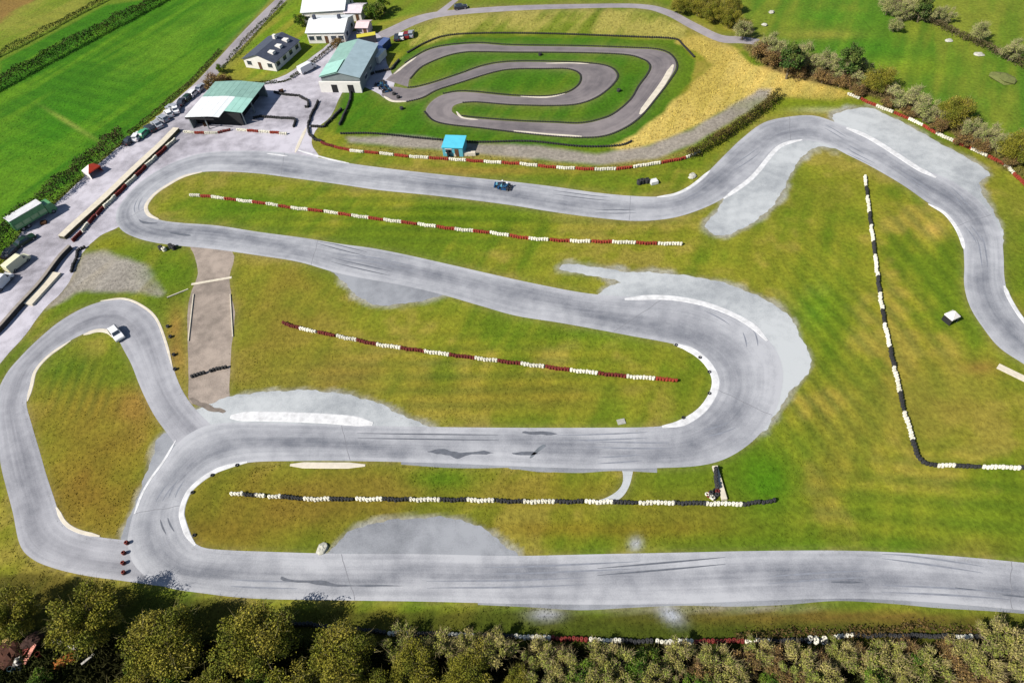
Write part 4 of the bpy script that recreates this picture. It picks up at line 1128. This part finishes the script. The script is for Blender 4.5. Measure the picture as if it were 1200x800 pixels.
cl_w, cl_r, cl_k = mat('canvas_white', S(250,244,240,.62), .8, .05, 1), mat('canvas_red', S(214,70,44,.55), .8, .1, 1), mat('canvas_black', (.015, .015, .016), .8, .2, 1)
gazebo((111,204), ypad-.2, 3.4, 2.6, 1.7, [cl_r, cl_r, cl_w, cl_w], 'gazebo', 'red and white canopy gazebo beside the field hedge', [None, cl_r, cl_w, cl_w])
gazebo((1112,376), .35, 1.8, 1.7, 1.5, [cl_w, cl_w, cl_w, cl_w], 'marshal_shelter', 'small white marshal shelter with dark back on the right infield', [None, cl_k, cl_k, cl_k])

# ------------------------------------------------------------------ karts
kb = mat('kart_blue', S(36,84,130,.5), .4, .1, 2); kf = mat('kart_frame', (.03, .03, .035), .5, .1, 2)
def kart(px, rz, label, sc=1.25):
    q = P(*px); t = thing('racing_kart', label, 'kart', (q.x, q.y, .022), rz); t.scale = (sc,)*3
    fr = MB()
    for s in (-1, 1): fr.tube((-.75, s*.3, .1), (.75, s*.25, .1), .03, .03)
    for xx in (-.7, 0, .7): fr.tube((xx, -.5, .1), (xx, .5, .1), .03, .03)
    fr.box(-.3, .7, -.28, .28, .07, .1); fr.build('frame', kf, t)
    for s in (-1, 1):
        MB().box(-.35, .45, s*.52-.13, s*.52+.13, .08, .3, .05).build('side_pod', kb, t)
    MB().prism([(.72, .08), (1.0, .1), (.98, .3), (.75, .36)], -.6, .6, 'y').build('front_bumper', kb, t)
    MB().prism([(.3, .2), (.78, .22), (.62, .5), (.42, .62)], -.17, .17, 'y').build('nose_panel', mat('kart_pale', S(120,190,214,.5), .4, .1, 2), t)
    MB().box(-.98, -.84, -.62, .62, .12, .28, .02).build('rear_bumper', kf, t)
    MB().box(-.7, -.35, .3, .58, .12, .42, .04).build('engine', kf, t)
    MB().prism([(-.45, .1), (.05, .1), (.05, .16), (-.32, .2), (-.5, .62), (-.58, .6)], -.2, .2, 'y').build('seat', kf, t)
    st = MB(); st.tube((.55, 0, .25), (.32, 0, .55), .02, .02); st.torus((.3, 0, .54), .16, .12, .03, 10); st.build('steering_wheel', kf, t)
    for xx, wd in ((.55, .13), (-.55, .2)):
        for s in (-1, 1): wheel(t, xx, s*.6, .14, wd)
    return t
def seated_driver(px, rz, label, suit, helmet, sc=1.25):
    """driver leaning back, hands on the wheel: skin modifier over a joint skeleton"""
    q = P(*px); z0 = .022
    j = {'pel':(-.3,0,.26),'chest':(-.42,0,.62),'neck':(-.42,0,.82),'head':(-.41,0,.96),
         'shl':(-.42,.19,.72),'ell':(-.15,.3,.52),'hal':(.24,.15,.55),'shr':(-.42,-.19,.72),'elr':(-.15,-.3,.52),'har':(.24,-.15,.55),
         'hil':(-.25,.11,.24),'knl':(.2,.2,.42),'fol':(.58,.14,.17),'tol':(.68,.14,.25),'hir':(-.25,-.11,.24),'knr':(.2,-.2,.42),'for':(.58,-.14,.17),'tor':(.68,-.14,.25)}
    rad = dict(pel=.15, chest=.17, neck=.07, head=.06, shl=.085, ell=.06, hal=.045, shr=.085, elr=.06, har=.045, hil=.1, knl=.075, fol=.05, tol=.045, hir=.1, knr=.075, tor=.045)
    rad['for'] = .05
    ks = list(j); ix = {k: i for i, k in enumerate(ks)}
    E_ = [('pel','chest'),('chest','neck'),('neck','head'),('chest','shl'),('shl','ell'),('ell','hal'),('chest','shr'),('shr','elr'),('elr','har'),('pel','hil'),('hil','knl'),('knl','fol'),('fol','tol'),('pel','hir'),('hir','knr'),('knr','for'),('for','tor')]
    me = bpy.data.meshes.new('person'); me.from_pydata([j[k] for k in ks], [(ix[a], ix[b]) for a, b in E_], [])
    me.materials.append(suit)
    o = link('person', me, None, (q.x, q.y, z0), rz); o.scale = (sc,)*3
    md = o.modifiers.new('skin', 'SKIN')
    for k in ks:
        me.skin_vertices[0].data[ix[k]].radius = (rad[k], rad[k])
    me.skin_vertices[0].data[ix['pel']].use_root = True
    sb = o.modifiers.new('sub', 'SUBSURF'); sb.levels = 1; sb.render_levels = 2
    tag(o, label, 'person')
    b = MB(); n = 10; pr = [(0, -.16), (.11, -.13), (.145, -.03), (.14, .06), (.1, .13), (0, .16)]
    v = [(r*1.1*math.cos(2*math.pi*i/n), r*math.sin(2*math.pi*i/n), zz) for r, zz in pr for i in range(n)]
    f = [(k*n+i, k*n+(i+1) % n, (k+1)*n+(i+1) % n, (k+1)*n+i) for k in range(5) for i in range(n)]
    h_ = mk('helmet', v, f, helmet, o, True); h_.location = (-.4, 0, .98)
    vz = mk('visor', [(.155*math.cos(a)*1.05, .15*math.sin(a), zz) for zz in (-.02, .06) for a in (-.9, -.45, 0, .45, .9)], [(i, i+1, 6+i, 5+i) for i in range(4)], glass, h_)
    return o
for i, (x, y) in enumerate(((444,100),(449,103),(453,107))):
    kart((x, y), yaw_px((440,95), (460,112))+1.2, 'unmanned kart parked in the small track pit', 1.25)['group'] = 'karts in the small track pit'
ky = yaw_px((600,222), (560,217))
kart((592,220.5), ky, 'blue racing kart on the upper straight', 1.5)
seated_driver((592,220.5), ky, 'driver in a blue suit and pale helmet seated in the racing kart', mat('suit_blue', S(40,96,140,.5), .8, .1, 3), pw, 1.5)
kart((586.5,218), ky+.15, 'dark racing kart alongside the blue one on the upper straight', 1.4)
seated_driver((586.5,218), ky+.15, 'driver in a dark suit and white helmet seated in the dark kart', mat('suit_dark', (.03, .035, .05), .8, .1, 3), pw, 1.4)
#@@VEG
# ------------------------------------------------------------------ trees, shrubs and hedges
leaf_m = mat('leaf', (0, 0, 0), 0.85, 0.12, 2.0, 0, 0.15, attr='Col')
bark_m = mat('bark', S(128,116,92,.5), 0.9, 0.25, 3.0, 0.2)
bark_d = mat('bark_dark', S(92,82,64,.5), 0.9, 0.25, 3.0, 0.2)
def leaf_soup(pts, size, cols, r, flat=0.0):
    n = len(pts)
    a = r.normal(size=(n, 3)); a[:, 2] *= (1-flat); a /= np.linalg.norm(a, axis=1)[:, None]
    b = r.normal(size=(n, 3)); b -= (a*b).sum(1)[:, None]*a; b /= np.linalg.norm(b, axis=1)[:, None]
    s = (size*(0.6+0.8*r.random(n)))[:, None]
    asp = (0.45+0.5*r.random(n))[:, None]
    V = np.stack([pts-a*s-b*s*asp*.3, pts+b*s*asp, pts+a*s, pts-b*s*asp], 1).reshape(-1, 3)
    k = np.arange(n)*4
    T = np.concatenate([np.stack([k, k+1, k+2], -1), np.stack([k, k+2, k+3], -1)])
    return V, T, np.repeat(cols, 4, 0)
def twig_soup(a, b, w_, cols, r):
    n = len(a); d = b-a
    q = r.normal(size=(n, 3)); s = np.cross(d, q); s /= (np.linalg.norm(s, axis=1)[:, None]+1e-9)
    V = np.stack([a-s*w_, a+s*w_, b], 1).reshape(-1, 3)
    return V, np.arange(n*3).reshape(-1, 3), np.repeat(cols, 3, 0)
def merge(*soups):
    V, T, C = [], [], []; n = 0
    for v, t, c in soups:
        V.append(v); T.append(t+n); C.append(c); n += len(v)
    return np.concatenate(V), np.concatenate(T), np.concatenate(C)
def bulk_mesh(name, V, T, C, m):
    o = bulk(name, V, T, C, m); me = o.data; bpy.data.objects.remove(o); return me
def tree_proto(seed, h, rad, base, nclump, leaves, size, pal, twigs, twigcol, squash=0.75, trunk_r=.22, bark=None, sp=0.55):
    """tapered trunk with limbs; crown = leaf sized faces and twigs in uneven clumps, gaps between"""
    r = np.random.default_rng(seed)
    cz = base+(h-base)*0.5; rz = (h-base)*0.5
    C = []
    while len(C) < nclump:
        p = r.normal(size=3); p /= np.linalg.norm(p); p *= (0.35+0.65*r.random()**.6)
        if p[2] < -0.75: continue
        C.append(p*np.array([rad, rad, rz])*(0.8+0.25*r.random())+np.array([0, 0, cz]))
    C = np.array(C)
    tb = MB()
    k1 = Vector((r.normal()*.15, r.normal()*.15, base*.6+.4)); k2 = Vector((r.normal()*.3, r.normal()*.3, cz*.85))
    tb.tube((0, 0, -.2), k1, trunk_r*1.25, trunk_r, 7, True); tb.tube(k1, k2, trunk_r, trunk_r*.55, 6, False)
    limb_ends = []
    for i, c in enumerate(C):
        s = k1.lerp(k2, r.random()) if i % 3 else k2
        e = Vector(c); m_ = s.lerp(e, .5)+Vector(r.normal(size=3)*.25)
        w0 = trunk_r*(.28+.2*r.random())
        tb.tube(s, m_, w0, w0*.6, 4, False); tb.tube(m_, e, w0*.6, .015, 4, False)
    tm = tb.build('trunk', bark or bark_m); trunk = tm.data; bpy.data.objects.remove(tm)
    w_ = 0.5+r.random(nclump); w_ /= w_.sum()
    idx = r.choice(nclump, leaves, p=w_)
    cs = rad*sp*(0.35+0.4*r.random(nclump))
    ball = r.normal(size=(leaves, 3)); ball /= np.linalg.norm(ball, axis=1)[:, None]; ball *= (r.random(leaves)**.45)[:, None]
    pts = C[idx]+ball*cs[idx][:, None]*np.array([1.25, 1.25, 1.05])
    pts[:, 2] = np.maximum(pts[:, 2], .15)
    pal = np.array(pal); ct = pal[r.integers(0, len(pal), nclump)]
    cl = ct[idx]*.7+pal[r.integers(0, len(pal), leaves)]*.3
    cl = cl*(1.2+0.9*r.random(leaves))[:, None]
    s1 = leaf_soup(pts, size, cl, r)
    ti = r.choice(nclump, twigs, p=w_)
    ta = C[ti]+r.normal(size=(twigs, 3))*cs[ti][:, None]*.5
    out = (ta-np.array([0, 0, cz*.6])); out /= np.linalg.norm(out, axis=1)[:, None]
    tbv = ta+(out+r.normal(size=(twigs, 3))*.45)*(cs[ti]*(0.5+.6*r.random(twigs)))[:, None]
    s2 = twig_soup(ta, tbv, .026, np.array(twigcol)*(0.6+.8*r.random(twigs))[:, None], r)
    V, T, Cc = merge(s1, s2)
    return trunk, bulk_mesh('crown', V, T, Cc, leaf_m), h, rad
OL = [S(120,116,34), S(102,104,28), S(136,126,48), S(88,96,28)]
TAN = [S(148,140,78), S(128,130,56), S(158,146,88), S(106,120,46)]
GRN = [S(70,104,26), S(92,120,30), S(56,84,22), S(110,118,40)]
DKG = [S(60,86,34), S(48,74,30), S(78,98,42), S(92,102,46)]
PALE = [S(146,150,88), S(124,134,70), S(158,156,98), S(104,120,56)]
BRN = [S(124,98,56), S(106,90,48), S(138,112,68), S(96,86,44)]
PROTO = {
 'olive':  [tree_proto(100+i, 6.6, 4.4, .9, 50, 19000, .105, OL, 700, S(150,140,92), .75, .22, None, .42) for i in range(4)],
 'tan':    [tree_proto(200+i, 4.4, 2.7, .5, 26, 4600, .105, TAN, 1500, S(186,168,124), .7, .12, None, .42) for i in range(4)],
 'green':  [tree_proto(300+i, 4.0, 2.4, .4, 22, 4200, .12, GRN, 700, S(150,146,90), .7, .13, None, .45) for i in range(3)],
 'ivy':    [tree_proto(400+i, 9.0, 2.4, 1.0, 26, 4200, .19, DKG, 400, S(120,112,84), .7, .25, None, .6) for i in range(2)],
 'pale':   [tree_proto(500+i, 6.4, 3.1, 1.0, 30, 4200, .115, PALE, 2600, S(190,178,138), .7, .2, None, .42) for i in range(3)],
 'brown':  [tree_proto(600+i, 3.4, 2.3, .2, 18, 1500, .15, BRN, 1100, S(150,120,88), .7, .1) for i in range(3)],
}
def plant(kind, px, rpx, label, group=None, name=None, i=None):
    """px: where the middle of the crown shows; rpx: crown radius in photo pixels"""
    pr = PROTO[kind]; trunk, crown, h, rad = pr[random.randrange(len(pr)) if i is None else i % len(pr)]
    s = rpx/px_per_m(*px)/rad/1.10
    s = max(.45, min(s, 1.9))
    q = P(px[0], px[1], h*s*.55)
    t = thing(name or ('deciduous_tree' if h*s > 5 else 'shrub'), label, 'tree' if h*s > 5 else 'shrub', (q.x, q.y, 0), random.uniform(0, 6.28), group)
    t.scale = (s*random.uniform(.94, 1.06), s*random.uniform(.94, 1.06), s*random.uniform(.92, 1.1))
    link('trunk', trunk, t); link('crown', crown, t)
    return t
G1 = 'trees below the bottom straight'
plant('olive', (8,716), 38, 'dark olive tree standing over the scrap heap at the corner of the left loop')
plant('olive', (99,718), 44, 'large olive tree between the scrap heap and the left loop')
plant('olive', (192,757), 47, 'rounded olive tree standing between two other large olive trees', None)
plant('olive', (299,752), 49, 'broad olive tree at the left end of the long dark tyre wall')
plant('olive', (401,772), 43, 'olive tree beside the first white run of the dark tyre wall')
L1 = 'budding olive green tree in the belt under the bottom straight'
for x, y, r in ((484,784,34),(552,790,34),(248,818,38),(352,820,38),(146,816,34),(445,818,30),(520,822,30),(610,806,24)):
    plant('olive', (x, y), r, L1, G1)
L2 = 'twiggy tan shrub in the thicket under the dark tyre wall'
for x, y, r in ((470,757,22),(512,764,24),(548,758,20),(580,768,24),(632,772,22),(664,786,24),(700,772,20),(722,786,26),(795,774,22),(838,782,24),(890,768,20),(935,782,24),(985,770,20),(1018,788,24),(1045,772,22),(1092,786,24),(1150,780,26),(1190,766,28),(1172,750,22),(1215,785,28),(1128,768,20),(860,800,24),(770,800,24),(965,802,24),(1060,804,24),(640,806,26),(700,808,26)):
    plant('tan', (x, y-5), r, L2, 'tan shrubs under the tyre wall')
L3 = 'fresh green bush in the thicket under the dark tyre wall'
for x, y, r in ((682,794,20),(748,784,20),(760,772,16),(955,796,18),(1030,800,18),(1075,776,16),(615,800,18),(410,808,22),(905,800,16),(820,806,20)):
    plant('green', (x, y), r, L3, 'green bushes under the tyre wall')
for x, y, r in ((200,808,24),(160,780,15),(300,808,22),(46,800,16)):
    plant('green', (x, y), r, 'low green bush at the feet of the large olive trees', 'green bushes under the olive trees')
L4 = 'red brown bramble bush in the thicket under the dark tyre wall'
for x, y, r in ((815,790,18),(870,778,18),(905,774,18),(925,796,18),(1002,768,15),(1065,762,15),(1110,760,15),(1128,790,20),(1165,798,18),(660,770,14),(960,776,15)):
    plant('brown', (x, y), r, L4, 'bramble bushes under the tyre wall')
# right hand scrub row
plant('ivy', (928,68), 13, 'dark ivy clad tree at the upper end of the scrub row', i=0)
plant('ivy', (997,72), 13, 'tall dark ivy clad tree next to the pale rounded tree', i=1)
plant('olive', (1031,92), 20, 'pale rounded budding tree beside the tall ivy clad one', i=0)
plant('olive', (1121,132), 23, 'pale rounded tree with a dark centre above the red and white wall', i=1)
plant('olive', (1196,172), 24, 'pale rounded tree at the far end of the red and white wall', i=2)
LP_ = 'grey leafless shrub in the scrub row behind the top corner'
for x, y, r in ((900,52,11),(912,60,11),(945,66,13),(958,74,12),(972,74,12),(982,82,11),(1012,92,10),(1055,112,13),(1072,116,14),(1088,128,13),(1098,136,10),(1142,152,13),(1160,158,13),(1175,166,12),(1010,78,10)):
    plant('pale', (x, y), r*1.15, LP_, 'grey shrubs behind the top corner')
LB_ = 'brown bramble mound in the scrub row behind the top corner'
for x, y, r in ((890,60,11),(905,70,11),(935,84,11),(965,90,11),(985,96,10),(1005,106,9),(1040,120,9),(1065,130,9),(1100,148,10),(1130,164,10),(1150,170,11),(1185,188,10)):
    plant('brown', (x, y), r, LB_, 'bramble mounds behind the top corner')
plant('green', (1090,132), 11, 'green ivy bush between the pale trees of the scrub row')
# thicket at the lane
LT = 'olive shrub in the thicket where the lane meets the fields'
for x, y, r in ((800,4,14),(818,8,14),(838,14,15),(856,20,14),(835,2,13),(858,6,13),(872,28,11),(815,-4,13)):
    plant('olive', (x, y), r, LT, 'thicket by the lane')
plant('pale', (872,34), 12, 'grey leafless shrub at the lane end of the thicket')
# top right hedgerow trees
LH = 'bare grey tree in the hedgerow across the right hand fields'
for x, y, r in ((1042,6,11),(1058,12,12),(1074,8,14),(1090,14,11),(1110,16,10),(1150,36,12),(1188,58,13),(1050,28,9)):
    plant('pale', (x, y), r, LH, 'trees in the far hedgerow')
plant('ivy', (1083,6), 10, 'dark ivy clad tree in the hedgerow across the right hand fields', i=0)
# shrubs near the houses
for k, (x, y, r, lab) in enumerate(((437,12,12,'dark green bush right of the farmhouses'), (448,6,11,'dark green bush behind the outhouse'), (352,22,9,'green bush at the left gable of the farmhouse'))):
    plant('green', (x, y), r, lab, i=k)
plant('brown', (249,97), 12, 'red brown bush at the road behind the open shed'); plant('brown', (262,93), 9, 'small red brown bush by the lawn behind the open shed')
plant('brown', (396,50), 9, 'brown bush at the lawn corner beside the workshop')
plant('green', (258,80), 7, 'small dark bush beside the approach road')
# hedges
def hedge(label, path, wd, h, dens, size, pal, name='hedge', n=5, gap=0.0, seed=1, pxz=0):
    c = [P(*p) for p in smooth(path, n)]; o0 = c[0]
    r = np.random.default_rng(seed)
    t = thing(name, label, 'hedge', o0)
    A = np.array([(p-o0)[:] for p in c]); seg = np.diff(A, axis=0); Ls = np.linalg.norm(seg, axis=1); tot = Ls.sum()
    N = int(tot*dens)
    s = r.random(N)*tot; cum = np.concatenate([[0], np.cumsum(Ls)])
    k = np.clip(np.searchsorted(cum, s)-1, 0, len(Ls)-1)
    f = ((s-cum[k])/Ls[k])[:, None]
    p = A[k]+seg[k]*f; d = seg[k]/Ls[k][:, None]; sd_ = np.stack([-d[:, 1], d[:, 0], 0*d[:, 0]], -1)
    hv = h*(0.55+0.9*fbm(s, s*0+seed, 3.0, 3, seed))
    if gap: hv = hv*np.where(fbm(s, s*0+5, 9.0, 2, seed+3) < gap, .25, 1)
    z = r.random(N)**.6*hv; off_ = r.normal(size=N)*wd*.33*(1.15-.6*z/np.maximum(hv, .1))
    p = p+sd_*off_[:, None]; p[:, 2] = z
    pal = np.array(pal); g = (fbm(s, s*0, 4.0, 2, seed+9)*len(pal)*.999).astype(int) % len(pal)
    cl = (pal[g]*.6+pal[r.integers(0, len(pal), N)]*.4)*(0.55+.5*r.random(N))[:, None]  # darkened overall: the hedges' shadow side is put into the leaf colour
    o = bulk('foliage', *leaf_soup(p, size, cl, r), leaf_m, t)
    sb = MB()
    for q in np.arange(.5, tot, 1.6):
        kk = int(np.clip(np.searchsorted(cum, q)-1, 0, len(Ls)-1)); b0 = A[kk]+seg[kk]*((q-cum[kk])/Ls[kk])
        sb.tube((b0[0], b0[1], -.1), (b0[0]+r.normal()*.3, b0[1]+r.normal()*.3, h*.7), .06, .02, 4, False)
    tag(sb.build('stems', bark_d, t), kind='stuff')
    return t
hedge('dark hedge dividing the bright green field from the paler one', [(-30,120),(0,104),(45,79),(90,55),(130,34),(170,13),(200,-4)], 2.4, 3.0, 130, .17, DKG+[S(90,92,40)], seed=2)
hedge('thin low hedge between the two pale fields', [(-30,82),(0,66),(45,43),(85,21),(125,1),(145,-9)], 1.2, 1.6, 70, .15, DKG, seed=3)
hedge('tall dark hedge between the green field and the paddock', [(-28,345),(-12,318),(0,296),(15,274),(32,257),(60,236),(85,214),(108,194),(128,177),(147,161)], 2.6, 3.6, 150, .17, DKG+[S(112,104,60), S(100,92,58)], seed=4)
hedge('low straggling hedge along the approach road', [(150,158),(178,137),(203,115),(226,95),(244,76),(258,60)], 1.0, .9, 60, .13, [S(92,96,40), S(110,104,60), S(70,80,34)], seed=5, gap=.45)
hedge('patchy hedge on the house side of the approach road', [(262,78),(275,66),(290,48),(303,34),(318,20),(332,4)], 1.0, 1.3, 55, .13, DKG+[S(120,112,60)], seed=6, gap=.5)
hedge('brown and green hedge along the edge of the gravel bank', [(806,186),(825,176),(850,160),(875,143),(895,128),(911,114)], 2.2, 2.2, 150, .15, [S(112,100,48), S(92,88,40), S(126,108,60), S(74,78,34)], seed=7)
hedge('brown hedgerow across the right hand fields', [(1030,-14),(1060,14),(1090,26),(1120,42),(1150,56),(1180,70),(1215,88)], 1.8, 1.6, 110, .15, [S(122,108,76), S(104,98,60), S(140,124,92)], seed=8)
hedge('brown leafless bramble hedge running through the scrub row', [(884,56),(910,68),(940,80),(975,92),(1005,102),(1040,118),(1075,132),(1105,146),(1140,162),(1175,178),(1215,200)], 3.6, 2.2, 190, .13, [S(134,110,72), S(118,104,62), S(146,126,84), S(104,100,54)], seed=12)
hedge('low dark hedge round the bungalow lawn', [(264,98),(285,100),(310,99),(335,95),(348,88),(362,78),(378,66),(392,54),(402,46)], .9, .9, 70, .13, DKG+[S(110,88,50)], seed=9, gap=.35)
hedge('brown scrub hedge along the verge under the bottom straight', [(860,747),(905,745),(930,740),(965,742),(1040,740),(1075,733),(1110,738),(1150,740),(1210,744)], 1.4, .9, 60, .13, BRN, seed=10, gap=.5)

# ------------------------------------------------------------------ scrap heap in the bottom left corner
rust = mat('rust_orange', S(190,112,40,.5), .8, .25, 2); redp = mat('scrap_red', S(176,72,56,.5), .7, .2, 2); pinkp = mat('scrap_pink', S(226,150,130,.55), .7, .15, 2); tarp_w = mat('scrap_white', S(232,226,216,.6), .7, .12, 2); teal = mat('scrap_teal', S(96,128,140,.5), .6, .15, 2)
def crumple(px, lx, ly, m_, label, seed, hz_=.5, name='tarpaulin', cat='tarpaulin', rz=0):
    r = np.random.default_rng(seed); n = 9; v, f = [], []
    for i in range(n):
        for j in range(n):
            e = min(i, j, n-1-i, n-1-j)/(n/2)
            v.append(((i/(n-1)-.5)*lx+r.normal()*.05, (j/(n-1)-.5)*ly+r.normal()*.05, .03+hz_*(e**.5)*(0.6+.6*r.random())))
    for i in range(n-1):
        for j in range(n-1): f.append((i*n+j, (i+1)*n+j, (i+1)*n+j+1, i*n+j+1))
    o = mk(name, v, f, m_, None, False, None, None, P(*px), rz)
    sm = o.modifiers.new('thick', 'SOLIDIFY'); sm.thickness = .03
    return tag(o, label, cat)
crumple((77,774), 3.0, 1.7, rust, 'rusty orange tarpaulin thrown over the scrap heap', 1, .7, rz=.5)
crumple((22,776), 1.1, 2.0, tarp_w, 'white sheet hanging on the scrap heap', 2, .8, 'sheet', 'sheet', .1)
crumple((68,751.5), 2.0, .8, tarp_w, 'pale crumpled sheet at the foot of the large olive tree', 3, .5, 'sheet', 'sheet', -.3)
crumple((86,757.5), 1.9, .7, tarp_w, 'second pale crumpled sheet beside the orange tarpaulin', 4, .5, 'sheet', 'sheet', -.25)
crumple((6,776), 1.6, 1.2, teal, 'grey blue sheet at the corner of the scrap heap', 5, .5, 'sheet', 'sheet', .3)
def board(px, L, wd, rz, tilt, m_, label, name='board'):
    b = MB().box(-L/2, L/2, -wd/2, wd/2, 0, .12, .01)
    q = P(*px, 0.45); o = b.build(name, m_, None, False, q, rz); o.rotation_euler = (tilt, .25, rz)
    return tag(o, label, 'board')
board((35,766), 2.6, .8, 1.15+math.pi, .3, pinkp, 'pink red board leaning across the scrap heap')
board((31,760), 2.4, .5, 1.0+math.pi, -.2, redp, 'dark red board behind the pink one on the scrap heap')
board((6,757), 2.0, .5, .4, .2, redp, 'red board lying on the left of the scrap heap')
board((103,772), 1.7, .3, .9, .1, tarp_w, 'thin pale board in the grass right of the orange tarpaulin')
rock('rubble_heap', (40,752), 1.2, 1.0, mat('scrap_pile', S(70,44,36,.5), .9, .4, 3, .3), 'dark mound of scrap under the boards', 'scrap', seed=12)
rock('rubble_heap', (12,765), 1.7, 1.1, mat('scrap_pile2', S(88,50,34,.5), .9, .4, 3, .3), 'rusty mound of scrap at the corner', 'scrap', seed=13)
rock('boulder', (39,755), .55, .7, tarp_w, 'small white block on top of the scrap heap', 'block', seed=14)
rock('boulder', (10,752), .6, .7, mat('scrap_cream', S(224,190,120,.55), .8, .15, 2), 'cream coloured sack on the scrap heap', 'sack', seed=15)
def barrel(px, m_, label):
    t = thing('oil_drum', label, 'drum', P(*px), .3)
    MB().tube((0, 0, 0), (0, 0, .88), .3, .3, 14).build('drum', m_, t)
    for z in (.02, .3, .58, .84): MB().tube((0, 0, z), (0, 0, z+.04), .315, .315, 14).build('hoop', m_, t)
barrel((48,768), redp, 'red oil drum beside the pink board'); barrel((16,785), teal, 'grey blue oil drum below the white sheet')
